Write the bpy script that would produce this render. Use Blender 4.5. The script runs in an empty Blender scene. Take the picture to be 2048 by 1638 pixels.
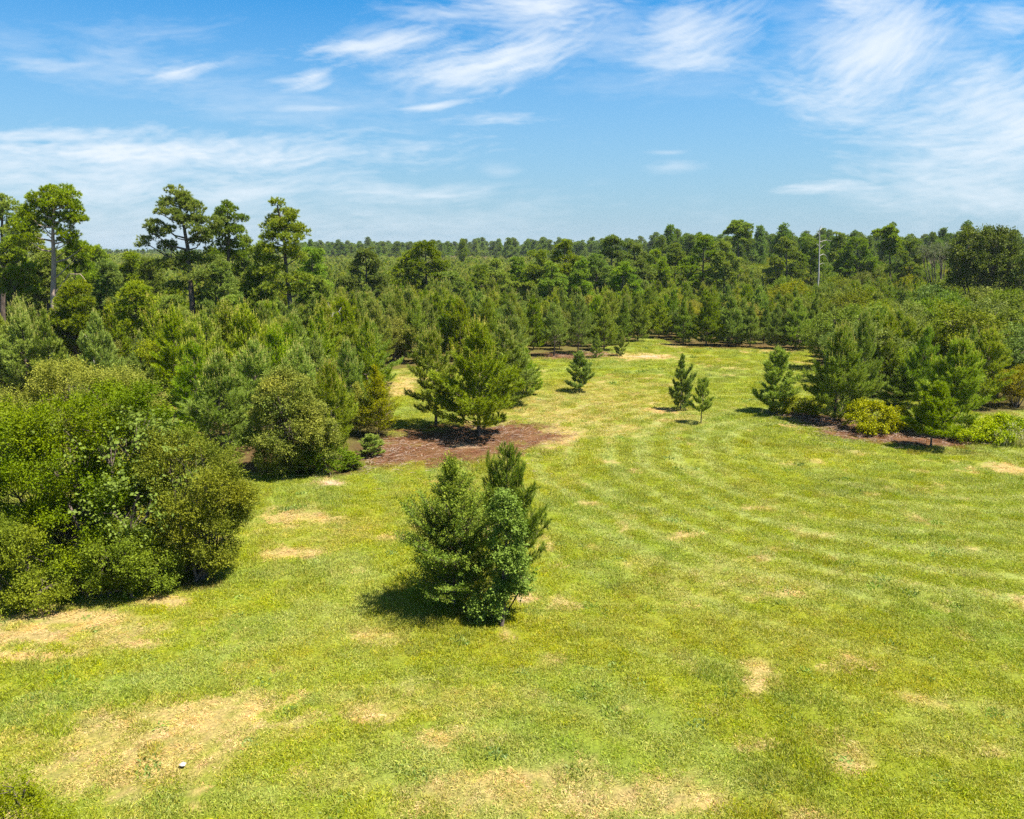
import bpy, math, random
import numpy as np
from mathutils import Vector

# ------------------------------------------------------------------ camera, sky, sun, exposure
PW, PH = 2048.0, 1638.0
F = 1518.0
CAMH = 10.0
HAZE = 0.0001
PITCH = math.atan(324.0 / F)
SC = bpy.context.scene
COL = SC.collection

cam_d = bpy.data.cameras.new('camera'); cam = bpy.data.objects.new('camera', cam_d); COL.objects.link(cam)
cam_d.sensor_width = 36.0; cam_d.lens = 36.0 * F / PW; cam_d.clip_end = 20000; cam_d.clip_start = 0.1
cam.location = (0, 0, CAMH); cam.rotation_euler = (math.pi / 2 - PITCH, 0, 0)
SC.camera = cam
SC.view_settings.view_transform = 'Standard'; SC.view_settings.look = 'None'
SC.view_settings.gamma = 1.0; SC.view_settings.exposure = 1.5
SC.cycles.max_bounces = 5; SC.cycles.diffuse_bounces = 3; SC.cycles.glossy_bounces = 2
SC.cycles.transmission_bounces = 3; SC.cycles.volume_bounces = 0
SC.cycles.use_denoising = False; SC.cycles.denoiser = 'OPENIMAGEDENOISE'

SUN_EL, SUN_AZ = math.radians(64), math.radians(-16)      # azimuth from +X (picture right) towards the viewer
sdir = Vector((math.cos(SUN_EL) * math.cos(SUN_AZ), math.cos(SUN_EL) * math.sin(SUN_AZ), math.sin(SUN_EL)))
sun_d = bpy.data.lights.new('sun', 'SUN'); sun_d.energy = 5.0; sun_d.angle = math.radians(0.5); sun_d.color = (1.0, 0.95, 0.86)
sun = bpy.data.objects.new('sun', sun_d); COL.objects.link(sun); sun.location = (60, -20, 90)
sun.rotation_euler = (-sdir).to_track_quat('-Z', 'Y').to_euler()


def ray(x, y):
    dx = (x - PW / 2) / F; dy = -(y - PH / 2) / F
    return dx, math.cos(PITCH) + dy * math.sin(PITCH), -math.sin(PITCH) + dy * math.cos(PITCH)


def gnd(x, y):                       # photo point -> the ground
    a, b, c = ray(x, y); t = -CAMH / c
    return a * t, b * t


def at(x, y, D):                     # photo point -> the point D metres ahead
    a, b, c = ray(x, y); t = D / b
    return np.array([a * t, D, CAMH + c * t])


def topx(X, Y, Z):                   # world -> photo point (arrays)
    zc = Y * math.cos(PITCH) - (Z - CAMH) * math.sin(PITCH)
    yc = Y * math.sin(PITCH) + (Z - CAMH) * math.cos(PITCH)
    return PW / 2 + F * X / zc, PH / 2 - F * yc / zc


def mscale(y, D):                    # metres per photo pixel there
    P = at(1024, y, D)
    return (D * math.cos(PITCH) + (CAMH - P[2]) * math.sin(PITCH)) / F


# world: daylight sky
SKY_TINT = (0.12, 0.86, 1.28, 1)
SKY_TINT_HIGH = (0.85, 0.92, 0.85, 1)
SKY_HAZE = (3.2, 4.3, 5.15, 1)
W = bpy.data.worlds.new('World'); SC.world = W; W.use_nodes = True
nt = W.node_tree; nt.nodes.clear(); NN = nt.nodes; LK = nt.links


def nd(tree, typ, **kw):
    n = tree.nodes.new(typ)
    for k, v in kw.items():
        if k.startswith('i_'):
            n.inputs[k[2:].replace('_', ' ')].default_value = v
        elif k.startswith('n_'):
            n.inputs[int(k[2:])].default_value = v
        else:
            setattr(n, k, v)
    return n


def mth(tree, op, a, b=None, clamp=False):
    n = tree.nodes.new('ShaderNodeMath'); n.operation = op; n.use_clamp = clamp
    for i, v in enumerate((a, b)):
        if v is None: continue
        if isinstance(v, (int, float)): n.inputs[i].default_value = v
        else: tree.links.new(v, n.inputs[i])
    return n.outputs[0]


sky = nd(nt, 'ShaderNodeTexSky', sky_type='NISHITA', sun_disc=False, sun_elevation=SUN_EL,
         sun_rotation=math.pi / 2 - SUN_AZ, altitude=100, air_density=1.0, dust_density=0.6, ozone_density=2.5)
tc = nd(nt, 'ShaderNodeTexCoord')
sep = nd(nt, 'ShaderNodeSeparateXYZ'); LK.new(tc.outputs['Generated'], sep.inputs[0])
hz = nd(nt, 'ShaderNodeMapRange'); LK.new(sep.outputs['Z'], hz.inputs[0])
for i, v in enumerate((0.0, 0.30, 1.0, 0.0)): hz.inputs[i + 1].default_value = v
tn = nd(nt, 'ShaderNodeMix', data_type='RGBA', blend_type='MULTIPLY'); tn.inputs[0].default_value = 1.0
LK.new(sky.outputs[0], tn.inputs[6])
th_ = nd(nt, 'ShaderNodeMapRange'); LK.new(sep.outputs['Z'], th_.inputs[0])
for i, v in enumerate((0.32, 0.62, 0.0, 1.0)): th_.inputs[i + 1].default_value = v
tm = nd(nt, 'ShaderNodeMix', data_type='RGBA'); LK.new(th_.outputs[0], tm.inputs[0]); tm.inputs[6].default_value = SKY_TINT; tm.inputs[7].default_value = SKY_TINT_HIGH
LK.new(tm.outputs[2], tn.inputs[7])
mix = nd(nt, 'ShaderNodeMix', data_type='RGBA'); LK.new(hz.outputs[0], mix.inputs[0])
LK.new(tn.outputs[2], mix.inputs[6]); mix.inputs[7].default_value = SKY_HAZE
bg = nd(nt, 'ShaderNodeBackground'); bg.inputs['Strength'].default_value = 0.05
LK.new(mix.outputs[2], bg.inputs['Color'])
wo = nd(nt, 'ShaderNodeOutputWorld'); LK.new(bg.outputs[0], wo.inputs['Surface'])

# ------------------------------------------------------------------ helpers
UP = np.array([0, 0, 1.0])


def nrm(v):
    return v / np.maximum(np.linalg.norm(v, axis=-1, keepdims=True), 1e-9)


class M:                                    # collects triangles with a colour per vertex
    def __init__(s): s.v = []; s.f = []; s.c = []; s.n = 0

    def add(s, v, f, c):
        v = np.asarray(v, float); c = np.asarray(c, float)
        if c.ndim == 1: c = np.tile(c, (len(v), 1))
        s.v.append(v); s.f.append(np.asarray(f) + s.n); s.c.append(c[:, :3]); s.n += len(v)

    def mesh(s, name, mat, smooth=False, zmin=None):
        v = np.concatenate(s.v); f = np.concatenate(s.f).astype(np.int32); c = np.concatenate(s.c)
        if zmin is not None:
            keep = v[f][:, :, 2].min(axis=1) > zmin; f = f[keep]
            used = np.zeros(len(v), bool); used[f.ravel()] = True
            mp_ = np.cumsum(used) - 1; v = v[used]; c = c[used]; f = mp_[f].astype(np.int32)
        me = bpy.data.meshes.new(name)
        me.vertices.add(len(v)); me.vertices.foreach_set('co', v.astype(np.float32).ravel())
        me.loops.add(f.size); me.loops.foreach_set('vertex_index', f.ravel())
        me.polygons.add(len(f)); me.polygons.foreach_set('loop_start', np.arange(0, f.size, 3, dtype=np.int32))
        if smooth: me.polygons.foreach_set('use_smooth', np.ones(len(f), bool))
        a = me.color_attributes.new('col', 'FLOAT_COLOR', 'POINT')
        a.data.foreach_set('color', np.hstack([c, np.ones((len(c), 1))]).astype(np.float32).ravel())
        me.update(); me.materials.append(mat)
        return me


def link(name, me, parent=None):
    o = bpy.data.objects.new(name, me); COL.objects.link(o)
    if parent: o.parent = parent
    return o


def tag(o, label=None, cat=None, group=None, kind=None):
    if label: o['label'] = label
    if cat: o['category'] = cat
    if group: o['group'] = group
    if kind: o['kind'] = kind
    return o


def tube(m, pts, rad, col, k=6):
    pts = np.asarray(pts, float); rad = np.asarray(rad, float); n = len(pts)
    d = np.gradient(pts, axis=0); d = nrm(d)
    ref = np.where(np.abs(d[:, 2:3]) > 0.9, np.array([[1.0, 0, 0]]), UP[None])
    a = nrm(np.cross(d, ref)); b = np.cross(d, a)
    th = np.arange(k) * 2 * math.pi / k
    ring = pts[:, None] + rad[:, None, None] * (np.cos(th)[None, :, None] * a[:, None] + np.sin(th)[None, :, None] * b[:, None])
    v = ring.reshape(-1, 3); f = []
    for i in range(n - 1):
        for j in range(k):
            p, q = i * k + j, i * k + (j + 1) % k
            f.append((p, q, q + k)); f.append((p, q + k, p + k))
    m.add(v, f, col)


def perp(D, rng):
    r = rng.normal(size=D.shape); r = r - (r * D).sum(1, keepdims=True) * D
    return nrm(r)


def needles(m, P, D, L, n, nl, w, col, rng, a0=25, a1=65, jit=0.16):
    P = np.repeat(P, n, 0); Dn = np.repeat(D, n, 0); Ln = np.repeat(L, n); C = np.repeat(col, n, 0)
    N = len(P); t = rng.random(N)
    base = P + Dn * (Ln * t)[:, None]
    a = np.radians(rng.uniform(a0, a1, N)) * (1.0 - 0.45 * t)
    d = Dn * np.cos(a)[:, None] + perp(Dn, rng) * np.sin(a)[:, None]
    d[:, 2] -= 0.06; d = nrm(d)
    ll = nl * rng.uniform(0.65, 1.1, N)
    s = perp(d, rng) * (w / 2)
    tip = base + d * ll[:, None]
    v = np.stack([base - s, base + s, tip], 1).reshape(-1, 3)
    C = C * (1 + rng.uniform(-jit, jit, (N, 1)))
    m.add(v, np.arange(3 * N).reshape(-1, 3), np.repeat(C, 3, 0))


def leaves(m, P, D, n, L, sz, wr, col, rng, droop=0.25, jit=0.22, upb=0.55, fan=0.9):
    """sprays: a twig of length L from P along D with n leaves on both sides"""
    K = len(P); side = np.tile(np.where(np.arange(n) % 2, 1.0, -1.0), K)
    t = np.tile((np.arange(n) + 0.5) / n, K)
    P = np.repeat(P, n, 0); Dn = np.repeat(D, n, 0); L = np.repeat(L, n); C = np.repeat(col, n, 0)
    N = K * n
    up = nrm(np.repeat(rng.normal(size=(K, 3)) * 0.55, n, 0) + np.array([[0.12, -0.10, upb]]))
    lat = nrm(np.cross(Dn, up))
    base = P + Dn * (L * t)[:, None] + rng.normal(size=(N, 3)) * (sz * 0.35)
    d = nrm(Dn * (1.15 - fan * 0.5) + lat * (side * fan)[:, None] + rng.normal(size=(N, 3)) * 0.35 - UP * droop)
    s = nrm(np.cross(d, up + rng.normal(size=(N, 3)) * 0.5))
    ll = (sz * rng.uniform(0.55, 1.4, N))[:, None]
    nn = np.cross(s, d)
    mid = base + d * ll * 0.45
    wd = s * ll * wr * 0.5
    v = np.stack([base, mid + wd + nn * ll * 0.08, base + d * ll, mid - wd + nn * ll * 0.08], 1).reshape(-1, 3)
    i = np.arange(N) * 4
    f = np.concatenate([np.stack([i, i + 1, i + 2], 1), np.stack([i, i + 2, i + 3], 1)])
    C = C * (1 + rng.uniform(-jit, jit, (N, 1)))
    m.add(v, f, np.repeat(C, 4, 0))


# ------------------------------------------------------------------ noise in numpy
def _h(i, j, s):
    n = (i.astype(np.int64) * 374761393 + j.astype(np.int64) * 668265263 + s * 1274126177) & 0xffffffff
    n = ((n ^ (n >> 13)) * 1274126177) & 0xffffffff
    n = ((n ^ (n >> 15)) * 2246822519) & 0xffffffff
    return ((n ^ (n >> 16)) & 0xffffff) / float(0xffffff)


def vn(x, y, s=0):
    i = np.floor(x); j = np.floor(y); fx = x - i; fy = y - j
    fx = fx * fx * (3 - 2 * fx); fy = fy * fy * (3 - 2 * fy)
    i = i.astype(np.int64); j = j.astype(np.int64)
    return (_h(i, j, s) * (1 - fx) * (1 - fy) + _h(i + 1, j, s) * fx * (1 - fy) + _h(i, j + 1, s) * (1 - fx) * fy + _h(i + 1, j + 1, s) * fx * fy)


def fbm(x, y, s=0, o=4, g=0.55):
    r = 0; a = 1; t = 0
    for k in range(o):
        r = r + a * vn(x * 2 ** k + 17.3 * k, y * 2 ** k - 9.1 * k, s + k); t += a; a *= g
    return r / t


def sst(a, b, x):
    t = np.clip((x - a) / (b - a), 0, 1); return t * t * (3 - 2 * t)


CIRRUS = [
    (235, 158, 500, 118, 20, .9, 1.2, 2.0), (-60, 130, 220, 130, 16, .5, 1.2, 2.0), (150, 100, 330, 105, 20, .35, 1.5, 2.5),
    (540, 125, 950, 55, 34, .95, 1.3, 2.2), (620, 110, 900, 50, 60, .45, 1.6, 3), (545, 175, 680, 145, 36, .9, 1.2, 2.0),
    (740, 195, 1210, 60, 62, 1.1, 1.4, 2.6), (900, 130, 1200, 70, 34, .8, 1.4, 2.2), (700, 175, 1080, 130, 60, .5, 2, 4),
    (800, -10, 1340, 30, 60, .95, 2, 4), (720, 15, 1000, 30, 22, .5, 1.5, 3), (765, 222, 975, 198, 12, .85, 1.2, 2), (860, 240, 1140, 230, 16, .7, 1.3, 3),
    (500, 222, 780, 212, 9, .4, 1.2, 2), (-300, 272, 420, 262, 16, .75, 1.5, 2),
    (-500, 300, 1060, 300, 52, 1.0, 3, 3), (-500, 350, 960, 365, 66, .75, 3.5, 4), (560, 385, 1080, 385, 24, .6, 2, 2.5),
    (250, 380, 700, 380, 26, .5, 2, 2.5), (-600, 430, 1500, 450, 80, .42, 4, 4), (100, 70, 520, 55, 34, .3, 2, 3),
    (1240, 130, 1540, 30, 90, .85, 2.6, 5), (1250, 60, 1450, 40, 50, .7, 2.5, 4), (1200, 120, 1580, 130, 34, .5, 2.5, 4),
    (1540, 240, 1960, -30, 120, .85, 2.2, 4), (1620, 160, 1900, 30, 62, .7, 2, 3), (1460, 200, 1900, 210, 80, .65, 2.6, 6),
    (1560, -10, 1830, 10, 60, .8, 2, 4), (1880, 30, 2150, 50, 44, .7, 2, 4), (1700, 250, 2200, 130, 90, .75, 2.8, 6),
    (1850, 300, 2250, 170, 110, .85, 2.5, 4), (1560, 330, 2300, 330, 130, .75, 3, 5), (1480, 382, 1800, 368, 14, .75, 1.3, 2),
    (1250, 335, 1450, 330, 16, .35, 1.5, 2), (1600, 400, 2300, 400, 60, .42, 3, 4), (1280, 305, 1380, 304, 7, .35, 1, 2),
    (940, 340, 1060, 345, 20, .3, 1.4, 2), (1050, 175, 1600, 175, 40, .2, 2, 4), (150, 200, 1050, 225, 60, .30, 2, 4), (860, 40, 1560, 100, 90, .35, 2, 4), (-150, 90, 640, 170, 60, .30, 2, 4),
    (560, 110, 940, 62, 16, .8, 2, 4), (760, 190, 1190, 75, 26, .8, 2, 4), (1400, 80, 2100, 90, 120, .35, 2, 4),
]

# thin cirrus far above and beyond everything, seen against the sky
cx_ = np.arange(-560, 2620, 2.9); cy_ = np.arange(-190, 497, 2.9); CX, CY = np.meshgrid(cx_, cy_)
rem = np.ones_like(CX)
WX = (fbm(CX / 210, CY / 90, 900, 3) - .5) * 60; WY = (fbm(CX / 170 + 7, CY / 80, 910, 3) - .5) * 34
for k, (x0, y0, x1, y1, hw, wt, s1, s2) in enumerate(CIRRUS):
    mx_, my_ = (x0 + x1) / 2, (y0 + y1) / 2; ln = math.hypot(x1 - x0, y1 - y0) / 2; an = math.atan2(y1 - y0, x1 - x0)
    X_ = CX - mx_ + WX * min(1, hw / 30); Y_ = CY - my_ + WY * min(1, hw / 40)
    p = X_ * math.cos(an) + Y_ * math.sin(an); q = -X_ * math.sin(an) + Y_ * math.cos(an)
    q = q + hw * .35 * (p / ln) ** 2                       # wisps sag slightly at both ends
    rr = np.sqrt((p / ln) ** 2 + (q / (hw * 1.15)) ** 2); fall = sst(1.45, 0.0, rr)
    n = .42 * fbm(p / 120, q / max(9, hw * .55), 920 + k, 4) + .33 * fbm(p / 62 + q / 40, q / 11, 960 + k, 4) + .25 * fbm(p / 26, q / 5 + p / 60, 990 + k, 3)
    rem *= 1 - np.clip(wt * np.sqrt(fall) * np.clip((n - .5) * 2.3 + fall * 1.12 - .42, 0, 1), 0, .95)
dn = np.clip(1 - rem, 0, 1) * .92
dn *= sst(-190, -120, CY) * sst(2620, 2500, CX) * sst(-560, -440, CX)
ax = (CX - PW / 2) / F; ay = -(CY - PH / 2) / F
dirs = nrm(np.stack([ax, math.cos(PITCH) + ay * math.sin(PITCH), -math.sin(PITCH) + ay * math.cos(PITCH)], -1)) * 15000
mc_ = bpy.data.materials.new('cirrus_ice'); mc_.use_nodes = True; t = mc_.node_tree; t.nodes.clear()
a_ = nd(t, 'ShaderNodeAttribute', attribute_name='col'); e_ = nd(t, 'ShaderNodeEmission'); e_.inputs['Color'].default_value = (.320, .346, .372, 1); e_.inputs['Strength'].default_value = 1.0
tr_ = nd(t, 'ShaderNodeBsdfTransparent'); mx_ = nd(t, 'ShaderNodeMixShader'); t.links.new(a_.outputs['Fac'], mx_.inputs[0]); t.links.new(tr_.outputs[0], mx_.inputs[1]); t.links.new(e_.outputs[0], mx_.inputs[2])
o_ = nd(t, 'ShaderNodeOutputMaterial'); t.links.new(mx_.outputs[0], o_.inputs['Surface'])
m = M(); ny, nx = CX.shape; idx = np.arange(nx * ny).reshape(ny, nx)
q = np.stack([idx[:-1, :-1], idx[:-1, 1:], idx[1:, 1:], idx[1:, :-1]], -1).reshape(-1, 4)
q = q[dn.ravel()[q].max(axis=1) > .004]
m.add(dirs.reshape(-1, 3), np.concatenate([q[:, [0, 1, 2]], q[:, [0, 2, 3]]]), np.repeat(dn.reshape(-1, 1), 3, 1))
clouds = link('clouds', m.mesh('clouds', mc_, True)); tag(clouds, 'thin white wind-drawn cirrus streaks across the blue sky', 'clouds', None, 'structure')

# photo-measured patches on the field: (cx, cy, rx, ry, weight)
TAN = [(260, 1500, 360, 130, .66), (1050, 1575, 460, 66, .66), (120, 1260, 360, 70, .60), (850, 1400, 300, 60, .45), (1750, 1500, 220, 60, .42), (1180, 800, 260, 60, .5), (1450, 1150, 320, 60, .40), (620, 1050, 200, 60, .42), (440, 1440, 180, 80, .8), (430, 1500, 120, 40, .8), (120, 1235, 150, 26, 1.1), (40, 1275, 110, 22, 1.1), (60, 1312, 90, 14, 1.0), (265, 1287, 80, 14, 1.0),
       (595, 1105, 115, 13, .9), (600, 1036, 110, 16, .8), (1700, 1535, 50, 26, .95), (1500, 1490, 55, 13, .9), (1550, 1185, 60, 13, .8),
       (1490, 1192, 40, 12, .6), (1370, 1070, 55, 11, .8), (1520, 1015, 40, 9, .7), (1640, 1070, 40, 8, .6), (1555, 1096, 60, 9, .55),
       (1660, 1337, 40, 9, .9), (1040, 1198, 45, 12, 1.0), (750, 1270, 80, 22, .7), (1430, 1420, 50, 12, .6), (2015, 938, 60, 16, 1.0),
       (1960, 1500, 60, 18, .6), (1040, 1560, 170, 42, .75), (880, 1475, 90, 26, .7), (1330, 1605, 170, 30, .75), (1180, 1620, 200, 30, .7),
       (1110, 828, 130, 30, .6), (1230, 860, 150, 22, .5), (1320, 822, 40, 8, 1.1), (800, 770, 50, 34, .8), (1290, 713, 90, 10, .9), (1300, 770, 60, 7, .5),
       (1120, 875, 60, 30, .9), (1050, 1335, 30, 8, .6), (1380, 1305, 24, 9, .6), (1420, 1120, 50, 12, .4), (1250, 1180, 60, 20, .35), (380, 830, 70, 14, .8),
       (1330, 840, 90, 20, .5), (1700, 905, 70, 12, .5), (1560, 1300, 60, 14, .3), (200, 1555, 200, 40, .55), (640, 1570, 160, 30, .4), (760, 1390, 70, 24, .4),
       (1150, 960, 40, 22, .4), (1560, 700, 60, 7, .8), (1350, 690, 40, 6, .8), (1700, 1445, 40, 14, .3), (860, 1350, 60, 16, .35), (620, 1200, 50, 14, .35),
       (480, 1330, 70, 20, .4), (330, 1200, 60, 14, .9), (1190, 1095, 34, 9, .5), (1260, 1030, 40, 8, .4), (1320, 1120, 30, 8, .4)]
STRAW = [(900, 887, 195, 40, 1.4), (775, 908, 85, 26, 1.2), (1020, 870, 125, 26, 1.2), (1740, 867, 120, 16, 1.3), (1840, 880, 125, 16, 1.2), (1640, 838, 60, 12, 1.0), (1590, 828, 60, 8, .9),
         (1120, 712, 70, 8, 1.1), (1190, 708, 40, 8, .9), (620, 935, 140, 16, .9), (560, 905, 120, 30, 1.1), (1690, 850, 90, 14, .9), (400, 1165, 60, 16, .6),
         (960, 1225, 60, 16, .5), (1470, 692, 150, 7, .8), (1900, 905, 90, 6, .3)]
BARE = [(660, 968, 34, 7, 1.2), (1330, 1180, 20, 5, .0), (1045, 1200, 22, 7, 1.0), (1300, 713, 40, 3, 1.0), (930, 893, 40, 6, .6), (1660, 852, 16, 3, .8), (1110, 1560, 10, 4, .5)]


def blobs(lst, X, Y, seed, wob=0.55):
    out = np.zeros_like(X)
    wx = (fbm(X * 0.9, Y * 0.9, seed, 4) - 0.5); wy = (fbm(X * 0.9, Y * 0.9, seed + 50, 4) - 0.5)
    hf = fbm(X * 5, Y * 4, seed + 9, 3) - 0.5
    for cx, cy, rx, ry, w in lst:
        c = gnd(cx, cy); a = abs(gnd(cx + rx, cy)[0] - c[0]); b = abs(gnd(cx, cy - ry)[1] - gnd(cx, cy + ry)[1]) / 2
        r = np.sqrt(((X - c[0]) / a + wx * 2 * wob) ** 2 + ((Y - c[1]) / b + wy * 2 * wob) ** 2) + hf * 0.9
        out = np.maximum(out, w * sst(1.15, 0.45, r))
    return out


def field(X, Y):
    """albedo of the mown field and how dry / strawy it is"""
    n1 = fbm(X * 0.10, Y * 0.10, 3, 4); n2 = fbm(X * 0.55, Y * 0.45, 11, 4); n3 = fbm(X * 2.6, Y * 2.2, 21, 3)
    r = np.hypot(X - 19, Y - 36); th = np.arctan2(Y - 36, -(X - 19))
    st = fbm(r * 0.8, th * 2.4, 31, 4, 0.6); st2 = fbm(r * 1.5, th * 4, 37, 3)
    # left part: mowing runs roughly along (1,.25)
    a = X * 0.95 + Y * 0.3; b = -X * 0.3 + Y * 0.95
    sl = fbm(b * 0.9, a * 0.16, 41, 4, 0.6)
    wl = sst(3, -6, X + (fbm(X * .2, Y * .2, 5, 2) - .5) * 8) * sst(34, 24, Y)
    s = st * (1 - wl) + sl * wl
    g = np.stack([np.full_like(X, 0.222), np.full_like(X, 0.256), np.full_like(X, 0.018)], -1)
    cool = np.array([0.185, 0.245, 0.038]); pale = np.array([0.290, 0.310, 0.070]); deep = np.array([0.172, 0.200, 0.009]); yel = np.array([0.255, 0.240, 0.010])

    def mixc(c, k):
        nonlocal g
        g = g * (1 - k[..., None]) + np.asarray(c) * k[..., None]
    mixc(cool, 0.75 * sst(0.42, 0.62, s) * sst(0.35, 0.6, n1 + 0.08))
    mixc(pale, 0.55 * sst(0.47, 0.66, st2 * 0.5 + s * 0.5))
    mixc(deep, 0.22 * sst(0.52, 0.30, n2) * sst(0.2, 0.5, n1))
    mixc(yel, 0.40 * sst(0.48, 0.70, fbm(X * 0.22 + 40, Y * 0.22, 61, 3)))
    mixc(deep, 0.15 * sst(0.55, 0.38, n3))
    # mower tracks: pale bands curving from the near right up to the far clearing
    rw = r + (fbm(X * .12, Y * .12, 131, 3) - .5) * 2.0 + (fbm(X * .7, Y * .7, 133, 3) - .5) * .4
    band = .5 + .5 * np.sin(rw * 6.283 / 1.55)
    vis = (1 - wl) * sst(24, 15, r) * sst(3, 6, r) * sst(60, 46, Y) * (.35 + 1.1 * fbm(r * .7, th * 3, 139, 3)) * sst(.30, .5, fbm(X * .12 + 4, Y * .12, 137, 3))
    mixc([0.285, 0.320, 0.085], 0.80 * sst(.45, .95, band) * vis)
    mixc([0.175, 0.215, 0.018], 0.50 * sst(.45, .05, band) * vis)
    # dry thatch showing along swaths
    line = sst(0.60, 0.74, fbm(r * 0.8 + 9, th * 7, 71, 4, .6)) * sst(0.50, 0.66, fbm(X * .35, Y * .35, 77, 3)) * (1 - wl)
    spots = sst(0.66, 0.76, fbm(X * 0.75 + 3, Y * 0.6, 81, 4)) * 0.7
    tan = np.maximum(blobs(TAN, X, Y, 101), np.maximum(line * 0.75, spots))
    tan = sst(.16, .80, tan * (0.10 + 1.40 * fbm(X * 4.6, Y * 3.9, 91, 4, .75)))
    far = sst(62, 75, Y); tan = np.maximum(tan, 0)
    tcol = np.stack([0.43 + 0.10 * (n3 - .5), 0.318 + 0.06 * (n3 - .5), 0.125 + 0 * n3], -1)
    tcol = tcol * (0.78 + 0.45 * fbm(X * 7, Y * 6, 95, 2))[..., None]
    g = g * (1 - tan[..., None] * .92) + tcol * tan[..., None] * .92
    stw = np.clip(blobs(STRAW, X, Y, 201, .4), 0, 1)
    scol = np.array([0.165, 0.085, 0.038]) * (0.65 + 0.7 * fbm(X * 4, Y * 3, 205, 3))[..., None]
    g = g * (1 - stw[..., None]) + scol * stw[..., None]
    br = np.clip(blobs(BARE, X, Y, 301), 0, 1)
    g = g * (1 - br[..., None]) + np.array([0.50, 0.37, 0.23]) * br[..., None]
    return np.clip(g, 0.01, 0.9), tan, np.maximum(stw, br)


FIELD_PX = [(-700, 2600), (-700, 812), (340, 812), (395, 868), (440, 945), (700, 952), (745, 900), (790, 850), (772, 742), (850, 729), (1000, 738),
            (1062, 722), (1095, 706), (1180, 703), (1300, 672), (1345, 688), (1618, 694), (1650, 790), (1830, 800), (1960, 828), (2048, 822), (2900, 822), (2900, 2600)]
FIELD_W = [gnd(*p) for p in FIELD_PX]


def inside(poly, x, y):
    r = False; j = len(poly) - 1
    for i in range(len(poly)):
        xi, yi = poly[i]; xj, yj = poly[j]
        if (yi > y) != (yj > y) and x < (xj - xi) * (y - yi) / (yj - yi) + xi: r = not r
        j = i
    return r


def inside_v(poly, x, y):
    r = np.zeros(x.shape, bool); j = len(poly) - 1
    for i in range(len(poly)):
        xi, yi = poly[i]; xj, yj = poly[j]
        c = ((yi > y) != (yj > y)) & (x < (xj - xi) * (y - yi) / (yj - yi + 1e-12) + xi)
        r ^= c; j = i
    return r


# ------------------------------------------------------------------ materials
def foliage_mat(name, trans=0.3, rough=0.55, hue=0.03, val=0.3, spec=0.25, source='GEOMETRY'):
    m = bpy.data.materials.new(name); m.use_nodes = True; t = m.node_tree; t.nodes.clear()
    at_ = nd(t, 'ShaderNodeAttribute', attribute_name='col'); at_.attribute_type = 'GEOMETRY'
    col = at_.outputs['Color']
    if source == 'GRASS':
        a2 = nd(t, 'ShaderNodeAttribute', attribute_name='gcol'); a2.attribute_type = 'INSTANCER'
        mu = nd(t, 'ShaderNodeMix', data_type='RGBA', blend_type='MULTIPLY'); mu.inputs[0].default_value = 1
        t.links.new(col, mu.inputs[6]); 
        mk = nd(t, 'ShaderNodeMix', data_type='RGBA'); t.links.new(mth(t, 'GREATER_THAN', a2.outputs['Fac'], 0.001), mk.inputs[0])
        mk.inputs[6].default_value = (.20, .235, .02, 1); t.links.new(a2.outputs['Color'], mk.inputs[7])
        t.links.new(mk.outputs[2], mu.inputs[7]); col = mu.outputs[2]
    oi = nd(t, 'ShaderNodeObjectInfo'); h = nd(t, 'ShaderNodeHueSaturation')
    wn_ = nd(t, 'ShaderNodeTexWhiteNoise', noise_dimensions='1D'); t.links.new(oi.outputs['Random'], wn_.inputs['W'])
    sp = nd(t, 'ShaderNodeSeparateColor'); t.links.new(wn_.outputs['Color'], sp.inputs[0])
    t.links.new(mth(t, 'ADD', mth(t, 'MULTIPLY', sp.outputs[0], hue * 2), 0.494 - hue), h.inputs['Hue'])
    t.links.new(mth(t, 'ADD', mth(t, 'MULTIPLY', sp.outputs[1], val), 1.04 - val * 0.5), h.inputs['Value'])
    t.links.new(mth(t, 'ADD', mth(t, 'MULTIPLY', sp.outputs[2], 0.2), 0.9), h.inputs['Saturation'])
    t.links.new(col, h.inputs['Color'])
    pr = nd(t, 'ShaderNodeBsdfPrincipled'); t.links.new(h.outputs[0], pr.inputs['Base Color'])
    pr.inputs['Roughness'].default_value = rough; pr.inputs['Specular IOR Level'].default_value = spec
    tr = nd(t, 'ShaderNodeBsdfTranslucent')
    hh = nd(t, 'ShaderNodeMix', data_type='RGBA', blend_type='MULTIPLY'); hh.inputs[0].default_value = 1
    t.links.new(h.outputs[0], hh.inputs[6]); hh.inputs[7].default_value = (1.15, 1.25, 0.5, 1)
    t.links.new(hh.outputs[2], tr.inputs['Color'])
    mx = nd(t, 'ShaderNodeMixShader'); mx.inputs[0].default_value = trans
    t.links.new(pr.outputs[0], mx.inputs[1]); t.links.new(tr.outputs[0], mx.inputs[2])
    out = nd(t, 'ShaderNodeOutputMaterial'); t.links.new(mx.outputs[0], out.inputs['Surface'])
    return m


MAT_NEEDLE = foliage_mat('pine_needles', 0.26, 0.55, 0.013, 0.35, 0.15)
MAT_LEAF = foliage_mat('broad_leaves', 0.28, 0.6, 0.018, 0.30, 0.10)
MAT_GRASS = foliage_mat('grass_blades', 0.30, 0.6, 0.008, 0.22, 0.2, 'GRASS')


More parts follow.
